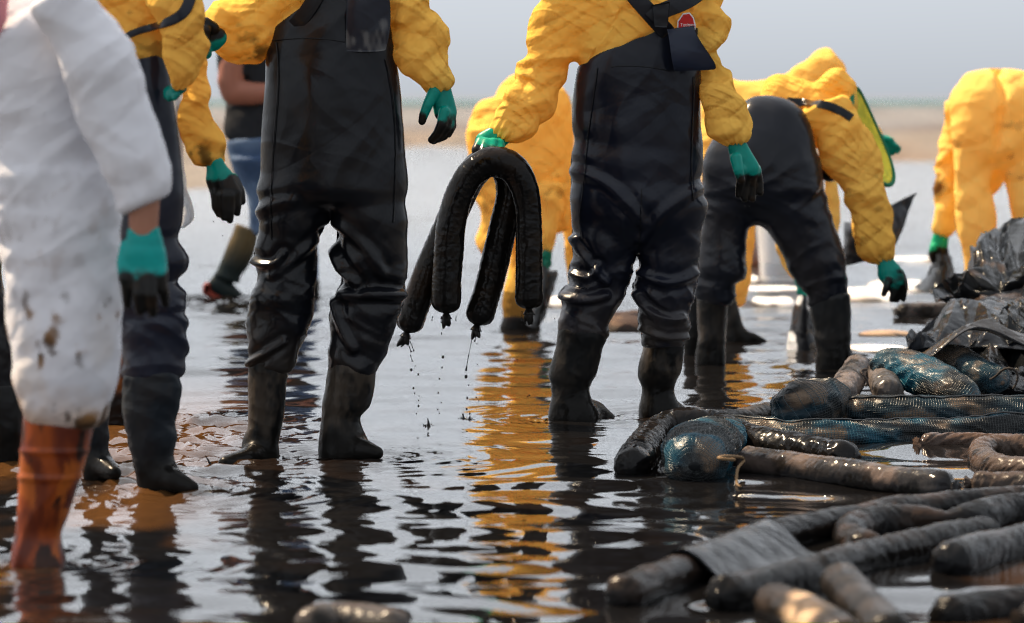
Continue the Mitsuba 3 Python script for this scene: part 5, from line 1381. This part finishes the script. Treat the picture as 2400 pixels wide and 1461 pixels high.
    # ropes
    rp = [[on(1722, 1078, 0.08), on(1736, 1072, 0.06), on(1744, 1078, 0.05), on(1735, 1090, 0.04), on(1728, 1104, 0.03), on(1726, 1125, 0.01), on(1736, 1140, 0.0)],
          [at(2320, 890, 13.1), at(2345, 872, 13.05), at(2368, 864, 13.0), at(2382, 872, 13.0), at(2384, 892, 13.0), at(2374, 912, 13.0)], [at(2030, 866, 13.1), at(2024, 880, 13.05), at(2032, 892, 13.05), at(2028, 906, 13.05)]]
    for i, (P, lab) in enumerate(zip(rp, ('tan rope end tied to the near net ball', 'dark rope loop standing up from the net bags', 'short knotted rope between the two greyish boom ends'))):
        add('rope' + ('' if i == 0 else '_%03d' % i), loft(spline(P, 60), 0.0042 + 0.0008 * np.sin(np.arange(60) * 1.9), 8), 'matte', ((0.16, 0.10, 0.05), (0.03, 0.024, 0.02), (0.05, 0.04, 0.035))[i], label=lab, cat='rope')
    # black sheet wrapped over the longest boom
    c = spline(P7, 200)
    i0, i1 = [int(np.argmin(np.linalg.norm(c - on(x, y, 0.022), axis=1))) for x, y in ((1598, 1343), (1800, 1268))]
    rows_ = []
    for i in np.linspace(i0, i1, 7).astype(int):
        t = c[i + 1] - c[i - 1]
        t /= np.linalg.norm(t)
        a = np.cross(t, [0, 0, 1.0])
        a /= np.linalg.norm(a)
        R = 0.047
        rows_.append([c[i] + a * R * math.cos(f) * m + np.array([0, 0, R * math.sin(f)]) + a * e for f, m, e in ((3.5, 1.0, 0), (2.7, 1.05, 0), (2.0, 1.05, 0), (1.4, 1.05, 0), (0.7, 1.1, 0.0), (0.0, 1.15, 0.02), (-0.55, 1.3, 0.06), (-0.62, 1.5, 0.12))])
    add('oily_sheet_002', sheet(rows_, 60, 60, 0.004, lambda V: 0.010 * (fbm(V * 10, 2, 5) - 0.5) + 0.004 * (ridges(V * np.array([12, 30, 12]), 4) - 0.4)), 'plastic_film', (0.010, 0.011, 0.013), label='slick black sheet wrapped over the longest boom', cat='sheet')


# ------------------------------------------------------------------ heap of plastic sheets, floating pads, buckets
def heap():
    film = lambda seed, a, b: (lambda V: lerp3(lerp3(a, b, sstep(0.35, 0.65, fbm(V * 6, 3, seed))), (0.06, 0.035, 0.02), 0.5 * sstep(0.62, 0.72, fbm(V * 9, 3, seed + 3))))  # noqa: E731
    dk, gy = (0.005, 0.0055, 0.006), (0.010, 0.012, 0.016)

    S = [
        ([[(2268, 640, 15.3), (2300, 560, 15.6), (2345, 535, 15.7), (2460, 560, 15.7)], [(2255, 668, 15.1), (2300, 600, 15.2), (2350, 580, 15.3), (2460, 590, 15.3)], [(2250, 690, 15.0), (2300, 650, 14.9), (2360, 630, 14.9), (2470, 640, 14.9)], [(2240, 720, 15.0), (2310, 690, 14.7), (2380, 680, 14.7), (2480, 690, 14.7)]], 5, 0.035, dk, 'crumpled black plastic bag on top of the heap'),
        ([[(2190, 690, 15.2), (2250, 660, 15.3), (2330, 640, 15.3), (2470, 610, 15.3)], [(2192, 705, 15.0), (2260, 680, 15.0), (2340, 655, 15.0), (2470, 650, 15.0)], [(2205, 720, 14.8), (2270, 705, 14.8), (2350, 690, 14.8), (2470, 690, 14.8)]], 6, 0.02, gy, 'grey plastic sheet sagging below the bag on the heap'),
        ([[(2140, 800, 14.2), (2190, 745, 14.6), (2260, 700, 14.8), (2350, 672, 14.8), (2480, 660, 14.8)], [(2130, 812, 14.0), (2190, 775, 14.2), (2270, 735, 14.3), (2350, 720, 14.3), (2480, 720, 14.3)], [(2120, 822, 13.9), (2180, 805, 14.0), (2260, 790, 14.0), (2350, 775, 14.0), (2480, 780, 14.0)], [(2115, 832, 13.9), (2170, 832, 13.9), (2250, 830, 13.9), (2350, 830, 13.8), (2480, 830, 13.8)]], 7, 0.022, gy, 'broad blue-grey plastic sheet sloping down the heap'),
        ([[(2150, 838, 13.5), (2205, 800, 13.6), (2262, 762, 13.7), (2320, 758, 13.7), (2400, 786, 13.6), (2480, 810, 13.6)], [(2165, 846, 13.4), (2215, 815, 13.4), (2268, 778, 13.4), (2325, 776, 13.4), (2400, 806, 13.4), (2480, 830, 13.4)]], 8, 0.006, (0.02, 0.02, 0.022), 'stiff curled sheet edge arching over the net bags'),
        ([[(2280, 800, 13.9), (2340, 790, 13.95), (2480, 800, 13.9)], [(2280, 850, 13.8), (2350, 850, 13.7), (2480, 850, 13.7)], [(2300, 915, 13.5), (2380, 920, 13.4), (2480, 920, 13.4)]], 9, 0.016, dk, 'black plastic drooping at the foot of the heap, right edge'),
        ([[(2340, 742, 14.0), (2366, 700, 14.2), (2400, 690, 14.3), (2470, 700, 14.3)], [(2350, 770, 13.9), (2390, 740, 14.0), (2420, 720, 14.0), (2470, 730, 14.0)], [(2360, 800, 13.8), (2400, 780, 13.8), (2430, 770, 13.8), (2470, 770, 13.8)]], 10, 0.02, dk, 'folded plastic flap at the right edge of the heap')]
    for i, (g, seed, amp, colr, lab) in enumerate(S):
        G = [[at(*p) for p in r] for r in g]
        V, F = sheet(G, 90, 130, 0.004, lambda V, seed=seed, amp=amp: facets(90, 130, (34, 22, 40, 10, 16, 12)[i], 2.0 * amp, seed, 2.0) + 0.25 * amp * facets(90, 130, 240, 1.0, seed + 9, 2.0))
        add('plastic_sheet' + ('' if i == 0 else '_%03d' % i), (V, F), 'plastic_film', film(seed, np.array(colr) * 0.8, np.array(colr) * 1.25), label=lab, cat='sheet')
    # the rubbish the sheets lie on
    r = np.random.default_rng(3)
    P = [Chain([(2300, 800, 70), (2400, 790, 90), (2500, 780, 95)], 14.9, 1.5), Chain([(2330, 700, 60), (2420, 680, 80), (2500, 680, 80)], 15.4, 1.2)]
    V, F = body(P, 0.1, 0.02)
    V = V + normals(V, F) * (0.04 * crumple(V, 5, 9, 2))[:, None]
    add('debris_mound', (V, F), 'plastic_film', (0.010, 0.010, 0.011), label='dark oily debris under the plastic sheets', cat='debris')


def pads():
    L = [((1772, 1880, 692, 722), 15.9, 'white-topped sorbent pad floating between the legs of the stooping worker', 0.04),
         ((1985, 2130, 668, 712), 18.0, 'white sorbent pad behind the reaching glove', 0.05),
         ((2060, 2215, 650, 690), 19.6, 'large white sorbent pad beside the dripping sheet', 0.05),
         ((2018, 2150, 770, 790), 16.6, 'thin black-edged pad with a tan top before the grey boom', 0.02),
         ((1990, 2135, 800, 826), 15.9, 'flat bluish-white pad behind the net bags', 0.012),
         ((1225, 1420, 690, 722), 20.0, 'white sorbent pad left of the booms worker, behind the legs', 0.04),
         ((1420, 1540, 722, 775), 17.8, 'black oily clump of pad seen between the legs', 0.06),
         ((1690, 1790, 640, 664), 22.8, 'white pad left of the white bucket', 0.03),
         ((1700, 1900, 668, 684), 20.6, 'long white pad lying in front of the white bucket', 0.02),
         ((2040, 2250, 600, 612), 25.5, 'far thin white pad left of the bent worker', 0.02),
         ((840, 980, 702, 716), 20.4, 'thin white pad far behind the hanging booms', 0.012)]
    for i, ((x0, x1, y0, y1), _, lab, th) in enumerate(L):
        a, b = on(x0, (y0 + y1) / 2, th), on(x1, (y0 + y1) / 2, th)
        yn, yf = on((x0 + x1) / 2, y1, 0)[1], on((x0 + x1) / 2, y0, th)[1]
        c, wx, wy = np.array([(a[0] + b[0]) / 2, (yn + yf) / 2, 0]), abs(b[0] - a[0]) / 2, min(max(abs(yf - yn) / 2, 0.15), 1.1)
        nr, na = 26, 90
        rr, A = np.linspace(0.0, 1, nr), np.arange(na) * 2 * np.pi / na
        sup = (np.abs(np.cos(A)) ** 3.2 + np.abs(np.sin(A)) ** 3.2) ** (-1 / 3.2) * (1 + 0.22 * (fbm(np.stack([np.cos(A) * 1.6, np.sin(A) * 1.6, A * 0 + i], -1), 3, 31 + i) - 0.5))
        R, AA = np.meshgrid(rr, A, indexing='ij')
        X, Yv = c[0] + R * np.cos(AA) * sup * wx, c[1] + R * np.sin(AA) * sup * wy
        prof = th * np.clip((1 - R ** 7), 0, 1)
        Z = prof * (0.7 + 0.8 * fbm(np.stack([X * 6, Yv * 4, X * 0], -1), 3, 41 + i)) - 0.006
        V = np.stack([X, Yv, Z], -1).reshape(-1, 3)
        ii, jj = np.meshgrid(np.arange(nr - 1), np.arange(na), indexing='ij')
        q = np.stack([ii * na + jj, (ii + 1) * na + jj, (ii + 1) * na + (jj + 1) % na, ii * na + (jj + 1) % na], -1).reshape(-1, 4)
        F = np.vstack([q[:, [0, 1, 2]], q[:, [0, 2, 3]]])
        Rf = R.ravel()
        dark = i == 6
        top = ((0.72, 0.72, 0.74), (0.62, 0.60, 0.58)) if i not in (3, 6) else (((0.36, 0.26, 0.18), (0.2, 0.13, 0.09)) if i == 3 else ((0.05, 0.025, 0.018), (0.02, 0.015, 0.014)))

        def col(V, Rf=Rf, top=top, i=i):
            n = fbm(V * np.array([9, 5, 9]), 3, 51 + i)
            cc = lerp3(top[0], top[1], n)
            cc = lerp3(cc, (0.30, 0.20, 0.13), 0.5 * sstep(0.58, 0.7, fbm(V * np.array([5, 3, 5]), 3, 61 + i)))
            return lerp3(cc, (0.012, 0.009, 0.008), sstep(0.86, 0.95, Rf + 0.16 * (n - 0.5)))
        add('sorbent_pad' + ('' if i == 0 else '_%03d' % i), (V, F), 'matte', col, label=lab, cat='pad')


def lathe(c, prof, na=64, wob=0.0):
    prof = np.asarray(prof, float)
    A = np.arange(na) * 2 * np.pi / na
    n = len(prof)
    V = np.stack([prof[:, :1] * np.cos(A), prof[:, :1] * np.sin(A), np.repeat(prof[:, 1:], na, 1)], -1).reshape(-1, 3)
    i, j = np.meshgrid(np.arange(n - 1), np.arange(na), indexing='ij')
    q = np.stack([i * na + j, i * na + (j + 1) % na, (i + 1) * na + (j + 1) % na, (i + 1) * na + j], -1).reshape(-1, 4)
    return V + c, np.vstack([q[:, [0, 1, 2]], q[:, [0, 2, 3]]])


def props():
    # white bucket
    c = on(1846, 662, 0.0)
    Yb = c[1]
    s = Yb / FPX
    H = 0.50
    prof = [(0.0, 0.0), (60 * s, 0.0), (62 * s, 0.01), (66 * s, 0.12), (72 * s, 0.30), (76 * s, H - 0.06), (80 * s, H - 0.055), (80 * s, H - 0.04), (77 * s, H - 0.038), (78 * s, H - 0.012), (82 * s, H - 0.01), (82 * s, H), (76 * s, H), (74 * s, H - 0.05), (64 * s, 0.04), (0.0, 0.03)]
    V, F = lathe(c, prof)
    add('bucket__shell', (V, F), 'smooth_plastic', lambda V: lerp3((0.62, 0.62, 0.64), (0.48, 0.45, 0.42), 0.6 * sstep(0.45, 0.7, fbm(V * 7, 3, 4))))
    hd = np.array([c + np.array([80 * s * math.cos(a), -0.02 - 0.1 * math.sin(a), H - 0.05 - 0.16 * math.sin(a)]) for a in np.linspace(0, math.pi, 30)])
    add('bucket__handle', loft(hd, np.full(30, 0.004), 8), 'matte', (0.3, 0.3, 0.3))
    tag('bucket', 'plain white bucket standing between the legs of the stooping worker', 'bucket')
    c = on(1762, 622, 0.0)
    s = c[1] / FPX
    H = 0.42
    prof = [(0.0, 0.0), (30 * s, 0.0), (32 * s, 0.01), (35 * s, H - 0.04), (38 * s, H - 0.035), (38 * s, H), (35 * s, H), (33 * s, H - 0.05), (29 * s, 0.04), (0, 0.03)]
    add('bucket_001__shell', lathe(c, prof), 'smooth_plastic', lambda V: lerp3((0.60, 0.58, 0.57), (0.22, 0.06, 0.018), sstep(0.27, 0.22, V[:, 2] + 0.05 * (fbm(V * 12, 3, 4) - 0.5))))
    hd = np.array([c + np.array([37 * s * math.cos(a), -0.02 - 0.08 * math.sin(a), H - 0.03 - 0.12 * math.sin(a)]) for a in np.linspace(0, math.pi, 30)])
    add('bucket_001__handle', loft(hd, np.full(30, 0.004), 8), 'matte', (0.3, 0.3, 0.3))
    tag('bucket_001', 'white bucket stained orange-brown below, behind the plain white one', 'bucket')
    # black sheets held by the hooded worker
    Y = 17.2
    g = [[(1978, 520), (2020, 510), (2085, 482), (2148, 452)], [(1975, 560), (2025, 540), (2085, 515), (2132, 490)], [(1974, 600), (2030, 580), (2080, 560), (2118, 535)], [(1974, 625), (2020, 615), (2060, 600), (2100, 575)]]
    dz = [[0.05, -0.05, 0.05, 0.2], [0.0, -0.1, 0.02, 0.15], [0.0, -0.1, 0, 0.1], [0.02, -0.08, 0, 0.1]]
    add('oily_sheet_003', sheet([[at(x, y, Y + d) for (x, y), d in zip(r, dd)] for r, dd in zip(g, dz)], 60, 60, 0.004, lambda V: 0.02 * crumple(V, 5, 27, 2)), 'plastic_film', (0.011, 0.012, 0.015), label='large black sheet raised behind the stooping worker\'s arm', cat='sheet')
    Y = 16.2
    g = [[(1872, 694), (1884, 692), (1902, 700)], [(1860, 735), (1885, 730), (1910, 745)], [(1848, 785), (1885, 780), (1920, 795)], [(1842, 832), (1885, 838), (1925, 840)]]
    add('oily_sheet_004', sheet([[at(x, y, Y + d) for (x, y), d in zip(r, (0.05, -0.08, 0.05))] for r in g], 60, 50, 0.004, lambda V: 0.012 * crumple(V, 8, 37, 2)), 'plastic_film', lambda V: lerp3((0.012, 0.012, 0.014), (0.55, 0.56, 0.58), sstep(0.55, 0.60, fbm(V * np.array([13, 5, 9]), 3, 8))), label='black sheet with white patches hanging beside the stooping worker\'s boot', cat='sheet')
    # sack soaked with oil behind the white suit
    V, F = body([Limb(rows((815, 255, 300), (850, 235, 305), (900, 225, 310), (950, 222, 312), (1000, 222, 312), (1015, 225, 310)), 12.4, 1.0, 0.02)], 0.02, 0.006)
    V = V + normals(V, F) * (0.012 * crumple(V, 14, 9, 3) + 0.005 * (ridges(V * np.array([25, 25, 60]), 3) - 0.4))[:, None]
    add('soaked_sack', (V, F), 'boom_cloth', lambda V: lerp3(lerp3((0.20, 0.065, 0.012), (0.07, 0.02, 0.006), sstep(0.4, 0.6, fbm(V * 22, 3, 3))), (0.012, 0.009, 0.008), sstep(0.16, 0.09, V[:, 2] + 0.05 * (fbm(V * 15, 2, 4) - 0.5))), label='orange-brown oil-soaked sack standing in the water behind the white suit', cat='sack')
    BOOTS.append((on(265, 1012, 0)[0], 12.4, 0.05, 1.5))
    # clear plastic bag at the navy worker's far side
    G = []
    for y, a, b, d in ((215, 405, 436, 0.0), (270, 402, 428, 0.02), (400, 408, 432, 0.05), (470, 418, 445, 0.06), (500, 420, 456, 0.05), (522, 418, 448, 0.04), (534, 415, 430, 0.03)):
        G.append([at(a + (b - a) * t, y, 10.62 + d - 0.05 * math.sin(t * 3.14)) for t in (0, 0.35, 0.7, 1)])
    V, F = sheet(G, 60, 30, 0.002, lambda V: 0.008 * crumple(V, 16, 4, 2))
    add('plastic_bag', (V, F), 'frosted', (0.7, 0.7, 0.7), label='translucent plastic bag held beside the navy waders', cat='bag')
    # small crowns of oil thrown up by falling drops
    for i, (x, y) in enumerate(((1086, 984), (1100, 986), (1004, 998), (490, 1095))):
        p = on(x, y, 0)
        r2 = np.random.default_rng(i)
        parts = [loft(np.array([p + np.array([0, 0, -0.01]), p + np.array([r2.normal() * 0.002, 0, 0.008]), p + np.array([r2.normal() * 0.004, 0, (0.022 if i != 3 else 0.03) * (0.7 + 0.5 * r2.random())])]), np.array([0.009, 0.004, 0.0012]), 10)]
        parts += [loft(np.array([p + np.array([0.012 * math.cos(a), 0.03 * math.sin(a), -0.006]), p + np.array([0.016 * math.cos(a), 0.04 * math.sin(a), 0.006 * r2.random() + 0.002])]), np.array([0.006, 0.001]), 8) for a in np.arange(6) * 1.05 + i]
        add('oil_splash' + ('' if i == 0 else '_%03d' % i), joined(parts), 'wet_oil', OIL, label=('little oil splash below the booms, taller of two side by side', 'little oil splash below the booms, right one of two side by side', 'single oil splash below the front boom', 'thin oil spike left of the front-facing worker\'s boot')[i], cat='splash')


# ------------------------------------------------------------------ build
scene['frosted'] = {'type': 'principledthin', 'base_color': {'type': 'rgb', 'value': [0.75, 0.76, 0.78]}, 'roughness': 0.25, 'spec_trans': 0.55, 'diff_trans': 0.8, 'eta': 1.4}
for fn in (worker_front, worker_back, worker_left, worker_white, worker_stooping, worker_hooded, worker_right, worker_bent, man_in_jeans, worker_edge,
           held_booms, floor_booms, heap, pads, props, build_far, build_water):
    fn()
